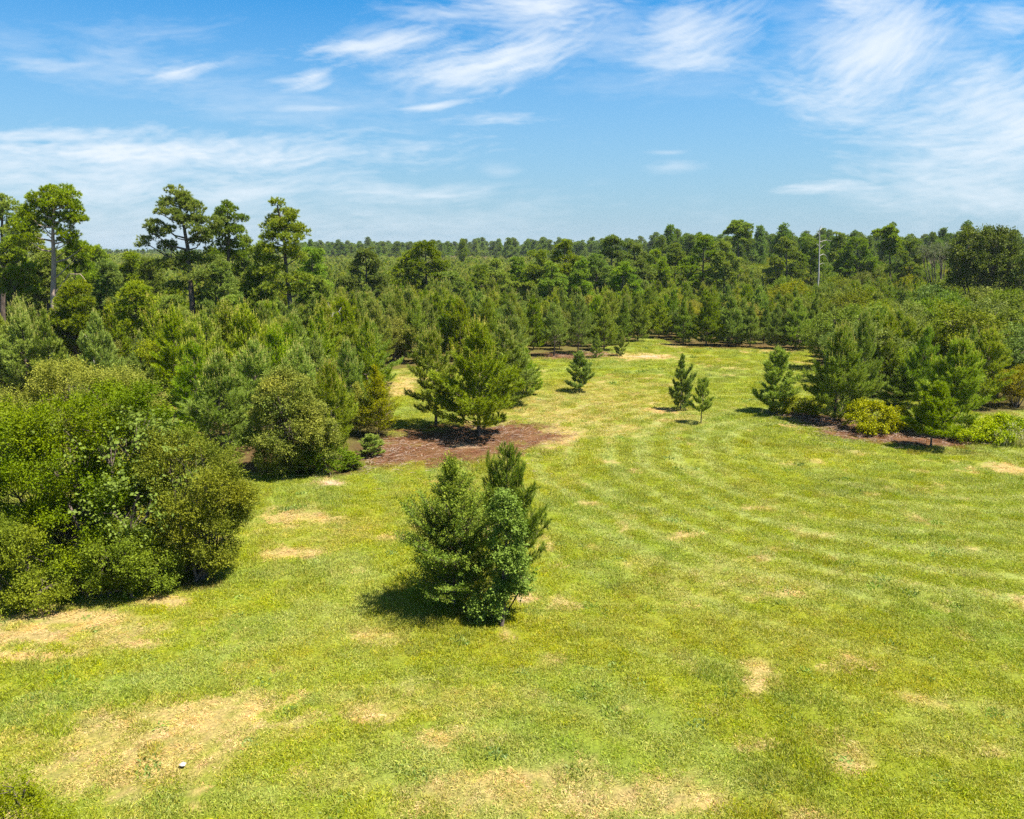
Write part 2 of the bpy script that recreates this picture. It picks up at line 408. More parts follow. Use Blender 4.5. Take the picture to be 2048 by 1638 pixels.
def bark_mat(name, c1, c2, sc=9.0):
    m = bpy.data.materials.new(name); m.use_nodes = True; t = m.node_tree; pr = t.nodes['Principled BSDF']
    tcn = nd(t, 'ShaderNodeTexCoord'); mp = nd(t, 'ShaderNodeMapping'); mp.inputs['Scale'].default_value = (sc, sc, sc * 0.25)
    n = nd(t, 'ShaderNodeTexNoise'); n.inputs['Scale'].default_value = 1; n.inputs['Detail'].default_value = 6; n.inputs['Roughness'].default_value = .7
    t.links.new(tcn.outputs['Object'], mp.inputs[0]); t.links.new(mp.outputs[0], n.inputs['Vector'])
    r = nd(t, 'ShaderNodeValToRGB'); r.color_ramp.elements[0].position = .35; r.color_ramp.elements[1].position = .65
    r.color_ramp.elements[0].color = (*c1, 1); r.color_ramp.elements[1].color = (*c2, 1)
    t.links.new(n.outputs['Fac'], r.inputs[0]); t.links.new(r.outputs[0], pr.inputs['Base Color'])
    bp = nd(t, 'ShaderNodeBump'); bp.inputs['Strength'].default_value = .6; bp.inputs['Distance'].default_value = .03
    t.links.new(n.outputs['Fac'], bp.inputs['Height']); t.links.new(bp.outputs[0], pr.inputs['Normal'])
    pr.inputs['Roughness'].default_value = .9
    return m


MAT_BARK = bark_mat('pine_bark', (.05, .035, .025), (.17, .125, .095))
MAT_BARK_PALE = bark_mat('pale_pine_bark', (.22, .15, .11), (.48, .36, .28))
MAT_DEAD = bark_mat('weathered_dead_wood', (.24, .22, .20), (.46, .43, .40))
MAT_STONE = bark_mat('pale_stone', (.28, .25, .21), (.42, .38, .33))

# ground: one sheet to the horizon
mg = bpy.data.materials.new('mown_field'); mg.use_nodes = True; t = mg.node_tree; pr = t.nodes['Principled BSDF']
ga = nd(t, 'ShaderNodeAttribute', attribute_name='col')
geo = nd(t, 'ShaderNodeNewGeometry')
n1 = nd(t, 'ShaderNodeTexNoise'); n1.inputs['Scale'].default_value = 14; n1.inputs['Detail'].default_value = 8; n1.inputs['Roughness'].default_value = .75
n2 = nd(t, 'ShaderNodeTexNoise'); n2.inputs['Scale'].default_value = 3.2; n2.inputs['Detail'].default_value = 6; n2.inputs['Roughness'].default_value = .7
t.links.new(geo.outputs['Position'], n1.inputs['Vector']); t.links.new(geo.outputs['Position'], n2.inputs['Vector'])
mr = nd(t, 'ShaderNodeMapRange'); t.links.new(n1.outputs['Fac'], mr.inputs[0])
for i, v in enumerate((.3, .7, .34, 1.0)): mr.inputs[i + 1].default_value = v
mr2 = nd(t, 'ShaderNodeMapRange'); t.links.new(n2.outputs['Fac'], mr2.inputs[0])
for i, v in enumerate((.3, .7, .78, 1.2)): mr2.inputs[i + 1].default_value = v
mu = nd(t, 'ShaderNodeVectorMath', operation='SCALE'); t.links.new(ga.outputs['Color'], mu.inputs[0])
t.links.new(mth(t, 'MULTIPLY', mr.outputs[0], mr2.outputs[0]), mu.inputs['Scale'])
t.links.new(mu.outputs[0], pr.inputs['Base Color']); pr.inputs['Roughness'].default_value = .95; pr.inputs['Specular IOR Level'].default_value = .1
bp = nd(t, 'ShaderNodeBump'); bp.inputs['Strength'].default_value = .7; bp.inputs['Distance'].default_value = .08
t.links.new(n1.outputs['Fac'], bp.inputs['Height']); t.links.new(bp.outputs[0], pr.inputs['Normal'])


def axis(lo, hi, step, far, gr=1.25):
    a = list(np.arange(lo, hi + 1e-6, step)); s = step
    while a[-1] < far: s *= gr; a.append(a[-1] + s)
    s = step; b = []
    x = a[0]
    while x > -far: s *= gr; x -= s; b.append(x)
    return np.array(b[::-1] + a)


gxs = axis(-42, 46, 0.22, 1250); gys = axis(7, 96, 0.22, 1250)
GX, GY = np.meshgrid(gxs, gys)
gc, gtan, gst = field(GX, GY)
infield = inside_v(FIELD_W, GX, GY)
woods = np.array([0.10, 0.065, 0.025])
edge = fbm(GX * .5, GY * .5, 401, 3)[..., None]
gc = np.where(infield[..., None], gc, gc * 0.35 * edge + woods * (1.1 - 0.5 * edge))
GZ = (fbm(GX * 0.12, GY * 0.12, 501, 3) - .5) * 0.16 + (fbm(GX * 1.3, GY * 1.3, 511, 3) - .5) * 0.07
GZ = GZ * sst(140, 100, np.hypot(GX, GY))
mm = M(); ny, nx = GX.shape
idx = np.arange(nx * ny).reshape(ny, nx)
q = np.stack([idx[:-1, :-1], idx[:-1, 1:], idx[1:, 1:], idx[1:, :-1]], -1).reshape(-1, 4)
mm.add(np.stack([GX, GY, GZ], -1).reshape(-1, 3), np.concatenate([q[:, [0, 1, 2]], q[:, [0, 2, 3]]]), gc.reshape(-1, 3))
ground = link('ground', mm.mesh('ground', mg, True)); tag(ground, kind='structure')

# ------------------------------------------------------------------ plants
PINE = np.array([0.168, 0.245, 0.025]); PINE_D = np.array([0.070, 0.120, 0.015]); PINE_Y = np.array([0.30, 0.335, 0.022])
CANDLE = np.array([0.50, 0.47, 0.11])


def skeleton(rng, H, R, nwh=12, nb=5, el0=5, el1=58, curve=30, bare=0.1, peak=0.25, twig=0.16, tl=0.46, lean=0.0, irregular=0.2, power=0.8, tr=0.013, top=0.95, f0=0.28):
    """trunk, whorled branches and twigs; returns limb list and shoot seats"""
    limbs = []; P = []; D = []; T = []; ends = []
    nz = 10; ph = rng.uniform(0, 6.28)
    tz = np.linspace(0, H, nz)
    bend = lambda z: np.array([lean * z + 0.025 * H * math.sin(z / H * 4 + ph) * (z / H), 0.02 * H * math.cos(z / H * 3.3 + ph) * (z / H), z])
    tp = np.array([bend(z) for z in tz]); limbs.append((tp, H * tr * (1 - 0.93 * tz / H) + 0.006))
    az = rng.uniform(0, 6.28)
    for i in range(nwh):
        z = H * (bare + (top - bare) * (i / (nwh - 1)) ** 0.92) + rng.normal() * H * 0.012
        tt = min(max(z / H, 0.02), 0.985); az += 1.1
        prof = ((1 - tt) / (1 - peak)) ** power if tt > peak else 0.72 + 0.28 * tt / peak
        for b in range(nb + rng.integers(-1, 2)):
            a = az + b * 6.283 / nb + rng.normal() * 0.25
            L = R * prof * rng.uniform(1 - irregular * 1.6, 1 + irregular)
            if L < 0.10 * R * 0.8: L = 0.1 * R
            el = math.radians(el0 + (el1 - el0) * tt + rng.normal() * 7)
            p = bend(tt * H); pts = [p]; ns = 5
            dirs = []
            for s in range(ns):
                e = min(el + math.radians(curve) * s / ns, 1.45)
                d = np.array([math.cos(a) * math.cos(e), math.sin(a) * math.cos(e), math.sin(e)])
                a += rng.normal() * 0.06
                p = p + d * L / ns; pts.append(p); dirs.append(d)
            pts = np.array(pts); limbs.append((pts, np.linspace(max(0.006, L * 0.014), 0.004, ns + 1)))
            P.append(pts[-1]); D.append(dirs[-1]); T.append(tt); ends.append(True)
            k = max(1, int(L / twig))
            for s in range(k):
                f = f0 + (.96 - f0) * (s + rng.random() * .6) / k; fi = min(f * ns, ns - .01); i0 = int(fi)
                q_ = pts[i0] + (pts[i0 + 1] - pts[i0]) * (fi - i0); d = dirs[i0]
                lat = np.cross(d, UP); lat /= max(np.linalg.norm(lat), 1e-6)
                sd = 1 if s % 2 else -1
                td = nrm(d * 0.8 + lat * sd * rng.uniform(.5, 1.1) + UP * rng.uniform(-.05, .4))
                l2 = L * tl * (1.05 - f * 0.75) * rng.uniform(.6, 1.2)
                n2 = max(1, int(round(l2 / 0.2)))
                for j in range(n2):
                    P.append(q_ + td * l2 * (j + 1) / n2); D.append(nrm(td + rng.normal(size=3) * .3)); T.append(tt); ends.append(j == n2 - 1)
                if l2 > 0.3: limbs.append((np.array([q_, q_ + td * l2]), np.array([.005, .003])))
    P.append(bend(H)); D.append(UP); T.append(1.0); ends.append(True)
    return limbs, np.array(P), np.array(D), np.array(T), np.array(ends)


def pine_mesh(seed, H=5.0, R=1.7, n=38, nl=0.20, w=0.030, sl=0.36, cand=0.35, base=PINE, candle_from=0.55, **kw):
    rng = np.random.default_rng(seed)
    kw.setdefault('bare', .07); kw.setdefault('twig', .155)
    limbs, P, D, T, E = skeleton(rng, H, R * .93, **kw)
    mt = M()
    for i, (pts, r) in enumerate(limbs): tube(mt, pts, r, (1, 1, 1), 7 if i == 0 else 3)
    mc = M(); K = len(P)
    up = (0.40 + 0.65 * T)[:, None]
    Dd = nrm(D * 0.75 + UP * up + rng.normal(size=(K, 3)) * 0.22)
    tone = rng.random((K, 1))
    col = base * (1 - tone * .35) + (PINE_Y if base is not PINE_D else PINE) * tone * .35
    needles(mc, P - Dd * sl * 0.5, Dd, np.full(K, sl), n, nl, w, col, rng)
    # new upright candles on the upper shoots
    m_ = (T > candle_from) & E & (rng.random(K) < cand)
    if m_.any():
        Pc = (P + Dd * sl * 0.5)[m_]; Dc = nrm(Dd[m_] * .25 + UP)
        needles(mc, Pc, Dc, rng.uniform(.22, .45, len(Pc)), 18, .06, w * .9, np.tile(CANDLE, (len(Pc), 1)), rng, 8, 28)
    return mt.mesh('pine_trunk', MAT_BARK, True), mc.mesh('pine_crown', MAT_NEEDLE)


def lobe_pine(D, trunk_px, lobes, seed, dens=1.0, dead=(), bark=None, base=PINE * 1.08, r0=0.24, nl=0.22, w=0.042, tufts=20, nn=18, zsq=1.0, ztop=None):
    """a grown pine whose foliage pads sit where the photo shows them, each with its own depth"""
    rng = np.random.default_rng(seed)
    bx, by = trunk_px[0]; B = at(bx, by, D); root = np.array([B[0], D, 0.0])
    tp = [np.zeros(3)]
    for (x, y) in trunk_px[1:]:
        q_ = at(x, y, D) - root; q_[1] = rng.normal() * .12; tp.append(q_)
    tp = np.array(tp); zz = tp[:, 2]; Ht = zz[-1]
    dens_z = np.linspace(0, Ht, 14); tpp = np.stack([np.interp(dens_z, zz, tp[:, i]) for i in range(3)], 1)
    tpp[:, 0] += 0.05 * np.sin(dens_z * 1.1 + seed)
    mt = M(); tube(mt, tpp, r0 * (1 - 0.85 * (dens_z / Ht) ** 1.3) + .02, (1, 1, 1), 8)
    mc = M(); P = []; Dd = []
    for (x, y, rx, ry) in lobes:
        ms = mscale(y, D); c = at(x, y, D) - root; rX = rx * ms; rZ = ry * ms * zsq * 1.25
        depth = rng.uniform(-.8, .8) * min(rX, 1.2)
        c = c + np.array([0, depth, 0]); rY = max(rX * .85, 0.5)
        # limb
        hz = abs(c[0] - np.interp(c[2], tpp[:, 2], tpp[:, 0])) + abs(c[1])
        za = max(0.5, min(c[2] - 0.35 * hz - .2, Ht * .96)); A_ = np.array([np.interp(za, tpp[:, 2], tpp[:, i]) for i in range(3)])
        mid = (A_ + c) / 2 + np.array([0, 0, -.12 * hz]) + rng.normal(size=3) * .08
        lr = 0.035 + 0.022 * hz
        tube(mt, [A_, mid, c + rng.normal(size=3) * .1], [lr, lr * .65, .02], (1, 1, 1), 5)
        k = max(4, int((rX * rY * max(rZ, .45) * 9 + rX * 5) * dens + 2))
        for j in range(k):
            d = nrm(rng.normal(size=3)); rr = rng.random() ** 0.45
            cc = c + d * rr * np.array([rX, rY, rZ]) * 0.9
            if rng.random() < .5: tube(mt, [c + (cc - c) * .1, cc - UP * .08], [.018, .008], (1, 1, 1), 3)
            od = nrm((cc - c) / np.array([rX, rY, rZ]) + UP * .9)
            rad = rng.uniform(.34, .58)
            o = nrm(rng.normal(size=(tufts, 3)) + od * .8) * rad * rng.uniform(.5, 1, (tufts, 1)) * np.array([1, 1, .6])
            P.append(cc + o); Dd.append(nrm(o + UP * .28 + rng.normal(size=o.shape) * .1))
    P = np.concatenate(P); Dd = np.concatenate(Dd); K = len(P)
    clump = np.repeat(rng.random((K // tufts + 1, 1)), tufts, 0)[:K]
    col = base * (1 - clump * .45) + PINE_Y * clump * .45
    needles(mc, P, Dd, np.full(K, .10), nn, nl, w, col, rng, 20, 80)
    for pl in dead:
        q_ = np.array([at(x, y, D) - root for x, y in pl]); q_[1:, 1] -= np.linspace(.1, .5, len(q_) - 1)
        tube(mt, q_, np.linspace(.055, .012, len(q_)), (1, 1, 1), 5)
    return root, mt.mesh('tall_pine_trunk', bark or MAT_BARK, True), mc.mesh('tall_pine_crown', MAT_NEEDLE, zmin=0.02)


def leafy(lobes, seed, n_spray=700, n_leaf=12, L=0.34, sz=0.06, wr=0.55, col=(0.075, 0.12, 0.02), col2=(0.16, 0.17, 0.02), droop=.25, stems=8, rough=0.25, upb=.55, inner=.2, spike=0.0, clump=.5):
    """lobes: (centre xyz, rx, ry, rz) in metres round the foot"""
    rng = np.random.default_rng(seed); mt = M(); mc = M()
    vol = np.array([(a * b * c) ** (2 / 3) for _, a, b, c in lobes]); vol = vol / vol.sum()
    allP = []; allD = []; colr = []
    for li, (c, rx, ry, rz) in enumerate(lobes):
        c = np.array(c, float); R3 = np.array([rx, ry, rz]); k = int(n_spray * vol[li])
        # the surface is made of rounded clumps, each tilted outward, with gaps between
        area = (rx * ry + rx * rz + ry * rz) * 1.3333 * math.pi / 1.0
        crad = clump * min(1.0, max(.45, R3.mean() / 1.4)); kc = max(5, int(area / (crad * crad * 3.1) * .85))
        cd = nrm(rng.normal(size=(kc, 3)) + UP * .2); cs = rng.uniform(.55, 1.25, kc) * crad
        cc = c + cd * (R3 - cs[:, None] * .7) * rng.uniform(.72, 1.02 + rough * .35, (kc, 1))
        ci = rng.choice(kc, k, p=cs ** 2 / (cs ** 2).sum())
        d = nrm(rng.normal(size=(k, 3)) + cd[ci] * .9 + UP * .5)
        p = cc[ci] + d * (cs[ci] * np.where(rng.random(k) < inner, rng.uniform(.3, .8, k), rng.uniform(.8, 1.05, k)))[:, None] * np.array([1, 1, .8])
        keep = p[:, 2] > 0.08
        for lj, (c2, a2, b2, z2) in enumerate(lobes):
            if lj == li: continue
            keep &= (np.linalg.norm((p - np.array(c2)) / np.array([a2, b2, z2]), axis=1) > .55)
        p = p[keep]; d = d[keep]
        allP.append(p); allD.append(nrm(d * .8 + UP * (.25 + spike) + rng.normal(size=d.shape) * .35))
        colr.append((np.clip(vn(p[:, 0] * .7 + 50, p[:, 2] * .8 + p[:, 1] * .5, seed + 3) * 1.6 - .35, 0, 1) * .5 + rng.random(kc)[ci][keep] * .3 + rng.random(len(p)) * .2))
        # stems
        for s in range(max(1, int(stems * vol[li] + .5))):
            f0 = np.array([rng.normal() * .25, rng.normal() * .2, 0]); e = c + nrm(rng.normal(size=3)) * R3 * .45
            mid = f0 * .4 + e * .6; mid[2] = e[2] * .5; r = 0.03 + 0.012 * np.linalg.norm(e)
            tube(mt, [f0, mid, e], [r, r * .6, .012], (1, 1, 1), 5)
            for q_ in range(4):
                g_ = c + nrm(rng.normal(size=3) + UP * .3) * R3 * .8
                tube(mt, [mid * .4 + e * .6, (e + g_) / 2, g_], [r * .35, .012, .006], (1, 1, 1), 3)
    P = np.concatenate(allP); Dd = np.concatenate(allD); cr = np.concatenate(colr)[:, None]
    C = np.array(col) * (1 - cr) + np.array(col2) * cr
    leaves(mc, P - Dd * L * .4, Dd, n_leaf, rng.uniform(.7, 1.25 + spike, len(P)) * L, sz, wr, C, rng, droop, upb=upb)
    return mt.mesh('shrub_stems', MAT_BARK, True), mc.mesh('shrub_leaves', MAT_LEAF, zmin=0.01)


def plant(name, mt, mc, loc, rz=0.0, sc=(1, 1, 1), label=None, cat=None, group=None, parts=('trunk', 'crown')):
    e = bpy.data.objects.new(name, None); COL.objects.link(e); e.empty_display_size = .3
    e.location = loc; e.rotation_euler = (0, 0, rz); e.scale = sc if hasattr(sc, '__len__') else (sc,) * 3
    if mt is not None: link(parts[0], mt, e)
    if mc is not None: link(parts[1], mc, e)
    tag(e, label, cat, group)
    return e


OCC = []   # (x, y, r) already planted

# young pine kinds, about 5 m tall
YP = []
for s, (R, kw) in enumerate([
    (1.55, dict(nwh=13, nb=5, power=.85)), (1.8, dict(nwh=12, nb=6, power=.65, el1=62)), (1.35, dict(nwh=14, nb=5, power=.95)),
    (1.9, dict(nwh=11, nb=5, power=.6, irregular=.3)), (1.6, dict(nwh=13, nb=6, power=.75, lean=.02)), (1.7, dict(nwh=12, nb=5, power=.55, el1=65)),
]):
    YP.append(pine_mesh(100 + s, 5.0, R, n=38, nl=.21, w=.034, cand=(.5, .3, .15, .35, .2, .6)[s],
                        base=(PINE, PINE * 1.08, PINE * .9, PINE * .8 + PINE_Y * .2, PINE * .92, PINE * .6 + PINE_Y * .4)[s], **kw))


def his(seed, **kw):            # for saplings: their needles are as long as a grown tree's
    a = dict(n=46, w=.055, nl=.34, sl=.42, twig=.24); a.update(kw); return pine_mesh(seed, 5.0, 1.85, **a)


def hi(seed, **kw):
    a = dict(n=54, w=.025); a.update(kw); return pine_mesh(seed, 5.0, 1.7, **a)


SAP = [his(320, nwh=9, nb=5, power=.6, irregular=.3, bare=.08, cand=.1), his(321, nwh=10, nb=4, power=.75, irregular=.3, bare=.06, cand=.2)]


def young(bx, by, top, label, wid=None, mesh=None, name='young_pine', group=None, cat='pine tree', **kw):
    """young pine whose foot and top are given in the photo; wid = crown width in photo pixels"""
    X, Y = gnd(bx, by); Hh = at(bx, top, Y)[2]
    seed = int(bx * 7 + by)
    mt, mc = mesh if mesh else SAP[seed % 2] if name == 'pine_sapling' else YP[seed % len(YP)]
    base_r = kw.pop('mr', 1.7); bh = kw.pop('mh', 5.0)
    sz = Hh / bh; sx = sz if wid is None else (wid * mscale(by, Y) / 2) / base_r
    OCC.append((X, Y, 1.5 * sx + .3))
    return plant(name, mt, mc, (X, Y, 0), (seed % 63) / 10, (sx, sx, sz), label, cat, group)


# ---- pines standing on the field, each on its own
young(957, 872, 652, 'largest pine of the pair standing on the brown needle litter in mid field', 200, hi(301, nwh=13, nb=6, power=.68, bare=.14, irregular=.28, el0=-4, cand=.6))
young(872, 853, 672, 'slimmer pine left of the largest pine on the brown needle litter, bare lower trunk', 150, hi(302, nwh=12, nb=5, power=.58, bare=.20, irregular=.33, el0=-2, cand=.7))
young(1010, 812, 655, 'pine partly hidden behind the right side of the largest pine on the needle litter', 150, hi(303, nwh=13, nb=6, power=.7, cand=.5))
young(1052, 790, 700, 'low pine at the right rear of the pine group on the needle litter', 90)
young(1158, 784, 709, 'small lone round pine in mid lawn, right of the pair on the needle litter', 62, his(304, nwh=8, nb=5, power=.55, bare=.12, irregular=.35, cand=.1), name='pine_sapling')
young(1361, 821, 716, 'narrow dark young pine touching a smaller sapling in mid field', 56, his(305, nwh=9, nb=5, power=.62, bare=.06, irregular=.42, cand=.1), name='pine_sapling')
young(1402, 846, 762, 'small open sapling with bare stem beside the narrow dark one in mid field', 58, his(306, nwh=7, nb=4, power=.5, bare=.28, irregular=.4, n=34, cand=.1), name='pine_sapling')
young(1193, 716, 669, 'small slim sapling in front of the treeline, left of its similar neighbour', 28, name='pine_sapling')
young(1242, 711, 662, 'slim little sapling near the sandy spot at the far end of the field', 30, name='pine_sapling')
young(1546, 824, 704, 'medium pale green pine on the grass just left of the largest right-hand pine', 100, his(307, nwh=9, nb=5, power=.6, bare=.1, irregular=.35, base=PINE * 1.15, cand=.1))
young(1668, 843, 662, 'largest dark blue-green pine at the right edge of the field above yellow brambles', 134, hi(308, nwh=14, nb=6, power=.5, bare=.08, irregular=.22, base=PINE * .9, cand=.7))
young(1712, 822, 632, 'tall pine rising just behind the largest right-hand pine, with yellow candles', 100, hi(309, nwh=14, nb=5, power=.7, cand=.8))
young(1861, 895, 776, 'bright green small pine with bare stem in front of a larger one at right', 96, his(310, nwh=9, nb=6, power=.42, bare=.20, irregular=.25, base=PINE * .5 + PINE_Y * .5, cand=.2))
young(1895, 868, 690, 'large broad pine directly behind the bright green small pine at right', 150, hi(311, nwh=14, nb=6, power=.5, bare=.06, cand=.4))
young(1790, 812, 735, 'pine between the two large right-hand pines, half sunk in scrub', 90)
young(1838, 815, 660, 'slender pine behind the broad right-hand pine, leaning into the scrub', 80)
young(1108, 712, 612, 'pine at the far treeline with its bare reddish trunk showing above the grass', 84, hi(312, nwh=11, nb=5, power=.55, bare=.26, n=34, cand=.2))
young(1156, 707, 598, 'dark pine at the far treeline right of the one with a bare reddish trunk', 78, hi(313, nwh=12, nb=6, power=.5, bare=.14, n=26, base=PINE * .85, cand=.2))
young(1208, 700, 600, 'dark pine filling the treeline behind the two little far saplings', 80)
young(700, 938, 905, 'tiny pale seedling pine at the foot of the leafy tree by the needle litter', 60, name='pine_sapling')
young(742, 912, 870, 'low bright pine shoot lying against the right foot of the left pine clump', 60, name='pine_sapling')
# treeline at the end of the field
for i, (x, b, tp_, w_) in enumerate([(1366, 690, 606, 70), (1412, 692, 590, 76), (1458, 692, 598, 80), (1500, 693, 606, 70), (1552, 697, 612, 60), (1590, 698, 600, 76), (1625, 696, 590, 70), (1275, 682, 590, 64), (1318, 676, 600, 60), (1245, 690, 596, 60)]):
    young(x, b, tp_, 'dark cone-shaped young pine in the row closing the far end of the mown field', w_, mesh=YP[(2, 4, 1)[i % 3]], group='young pines closing the far end of the field')
# ---- the left clump behind the big shrubs
for (x, b, tp_, w_, l_) in [
    (665, 925, 735, 150, 'pine on the right side of the left clump, drooping over the needle litter'),
    (445, 905, 716, 170, 'blue-green pine left of the leafy tree in the left clump'),
    (520, 880, 690, 150, 'pine with yellow candles rising behind the leafy tree in the left clump'),
    (600, 875, 700, 150, 'pine directly behind the top of the leafy tree in the left clump'),
    (398, 858, 690, 130, 'bluish pine at the left end of the left clump above the grass gap'),
    (560, 845, 655, 120, 'candle-topped pine standing tallest behind the left clump'),
    (700, 850, 690, 110, 'pine behind the olive elm at the right end of the left clump'),
    (745, 770, 650, 120, 'bright yellow-green pine left of the grass gap behind the needle litter'),
]:
    young(x, b, tp_, l_, w_, hi(int(x), nwh=13, nb=6, power=.6, bare=.05, n=40, cand=.7, base=PINE * (1.0 if x % 2 else 1.15)))


def px_lobes(lobes, D, root, ry=0.85):
    out = []
    for (x, y, rx, rz, *dd) in lobes:
        d = D + (dd[0] if dd else 0); c = at(x, y, d); ms = mscale(y, d)
        out.append((c - root, rx * ms, rx * ms * ry, rz * ms))
    return out


def shrub(name, foot, lobes, label, seed, cat='shrub', group=None, D=None, **kw):
    X, Y = gnd(*foot)
    if D: X, Y = X * D / Y, D
    root = np.array([X, Y, 0.0])
    L = px_lobes(lobes, Y, root)
    mt, mc = leafy(L, seed, **kw)
    OCC.append((X, Y, max(l[1] for l in L)))
    return plant(name, mt, mc, (X, Y, 0), 0, (1, 1, 1), label, cat, group, parts=('stems', 'foliage') if 'shrub' in name or 'bramble' in name or 'vine' in name else ('trunk', 'crown'))


OLIVE = (0.165, 0.195, 0.010); OLIVE2 = (0.33, 0.305, 0.012); DARKG = (0.100, 0.150, 0.010); MIDG = (0.165, 0.220, 0.012); LIME = (0.20, 0.30, 0.02); YELG = (0.40, 0.40, 0.012)
# ---- the great shrub mass at left
shrub('leafy_shrub', (170, 1120), [(150, 930, 170, 150, 0), (262, 900, 105, 120, -.3), (70, 980, 120, 130, -.6), (210, 1050, 130, 110, -1.2), (120, 1080, 110, 90, -1.2), (50, 1000, 90, 90, .2), (180, 1000, 90, 80, .6), (110, 930, 80, 70, -1.0)],
      'huge dark green leafy shrub mass filling the left edge of the field', 11, n_spray=15000, n_leaf=12, sz=.072, L=.36, spike=.2, inner=.12, col=(0.070, 0.112, 0.009), col2=(0.150, 0.180, 0.010), stems=26, rough=.55)
shrub('leafy_shrub', (190, 1040), [(180, 815, 125, 75, 0), (60, 850, 85, 80, .2), (250, 830, 80, 80, -.3), (-30, 900, 70, 90, 0), (130, 770, 60, 45, .2)],
      'olive yellow small-leaved shrub topping the back of the great left shrub mass', 12, n_spray=9500, n_leaf=12, sz=.058, L=.4, col=OLIVE, col2=OLIVE2, stems=20, spike=.3)
shrub('leafy_shrub', (400, 1150), [(395, 980, 96, 115, 0), (415, 1070, 80, 70, -.2), (345, 910, 62, 56, .2), (445, 1020, 50, 80, 0), (360, 1080, 60, 70, -.4)],
      'rounded olive shrub bulging over the mown grass right of the great left shrub mass', 13, n_spray=9000, n_leaf=12, sz=.055, L=.34, spike=.2, col=(0.075, 0.115, 0.009), col2=(0.19, 0.205, 0.01), stems=18, rough=.3)
shrub('leafy_shrub', (20, 1210), [(15, 1130, 80, 85, 0), (-50, 1120, 60, 110, 0), (80, 1180, 60, 35, -.2)],
      'low yellow-green shrub in front of the great shrub mass at the left edge', 14, n_spray=4200, n_leaf=11, sz=.058, L=.32, spike=.2, rough=.5, col=(0.11, 0.15, 0.01), col2=(0.26, 0.27, 0.012), stems=10)
shrub('leafy_shrub', (220, 1190), [(230, 1120, 80, 62, 0), (170, 1150, 60, 45, 0), (300, 1140, 50, 45, .2)],
      'low bushy green shrub at the front foot of the great left shrub mass', 15, n_spray=4200, n_leaf=11, sz=.058, L=.32, spike=.2, rough=.5, col=(0.085, 0.13, 0.01), col2=(0.22, 0.25, 0.012), stems=10)
shrub('climbing_vine', (230, 1180), [(220, 880, 90, 50, 1.2), (345, 930, 60, 60, .9), (270, 1010, 90, 60, .2), (90, 890, 50, 40, 1.2), (300, 850, 50, 30, 1.5)],
      'broad-leaved light green vine climbing over the front of the great left shrub mass', 16, cat='vine', n_spray=420, n_leaf=9, sz=.105, wr=.7, L=.6, col=(0.075, 0.135, 0.009), col2=(0.12, 0.185, 0.012), stems=6, droop=.6, inner=0.02)
# ---- leafy trees of the left clump
shrub('leafy_tree', (572, 945), [(572, 800, 68, 62, 0), (575, 860, 84, 66, -.2), (560, 905, 60, 46, -.3), (640, 880, 40, 46, -.2)],
      'round leafy tree with small yellow-green leaves among the pines of the left clump', 17, cat='tree', n_spray=8500, n_leaf=11, sz=.075, L=.3, col=DARKG, col2=(0.27, 0.25, 0.01), stems=12)
shrub('leafy_shrub', (650, 945), [(655, 915, 46, 34, 0), (620, 925, 30, 24, -.2)],
      'low dark leafy shrub at the front foot of the left clump', 18, n_spray=900, n_leaf=10, sz=.06, L=.25, col=DARKG, col2=MIDG, stems=5)
shrub('bramble_patch', (1750, 862), [(1750, 832, 40, 24, 0), (1715, 845, 26, 18, 0), (1775, 848, 34, 20, -.2), (1728, 822, 30, 20, .6), (1795, 838, 26, 24, .3), (1740, 858, 30, 12, -.8)],
      'bright yellow-green bramble mound between the two largest right-hand pines', 19, cat='brambles', n_spray=2600, n_leaf=10, sz=.08, wr=.7, L=.26, col=(0.21, 0.25, 0.012), col2=(0.31, 0.325, 0.012), stems=8, rough=.4)
shrub('bramble_patch', (1600, 826), [(1605, 812, 44, 18, 0), (1570, 820, 26, 10, 0)],
      'small yellow-green bramble patch left of the largest right-hand pine', 20, cat='brambles', n_spray=1100, n_leaf=10, sz=.08, wr=.7, L=.26, col=(0.22, 0.27, 0.012), col2=(0.34, 0.35, 0.012), stems=5)
shrub('bramble_patch', (1990, 880), [(1960, 858, 30, 16, 0), (2000, 850, 30, 20, .4), (2040, 862, 34, 16, -.3), (1935, 872, 30, 10, -.5), (2070, 848, 34, 24, 0), (1990, 874, 34, 9, -1.0)],
      'wide yellow-green bramble patch at the right edge below the tall scrub', 21, cat='brambles', n_spray=2600, n_leaf=10, sz=.08, wr=.7, L=.26, col=(0.19, 0.25, 0.012), col2=(0.29, 0.32, 0.012), stems=8)
shrub('leafy_shrub', (40, 1760), [(10, 1650, 80, 60, 0), (-50, 1640, 70, 70, 0), (90, 1690, 60, 50, 0), (30, 1580, 40, 22, .1)],
      'small-leaved shrub cut by the lower left corner of the photo', 22, n_spray=1700, n_leaf=11, sz=.032, L=.24, col=(0.12, 0.165, 0.012), col2=(0.18, 0.22, 0.02), stems=8, spike=.3, inner=.1)


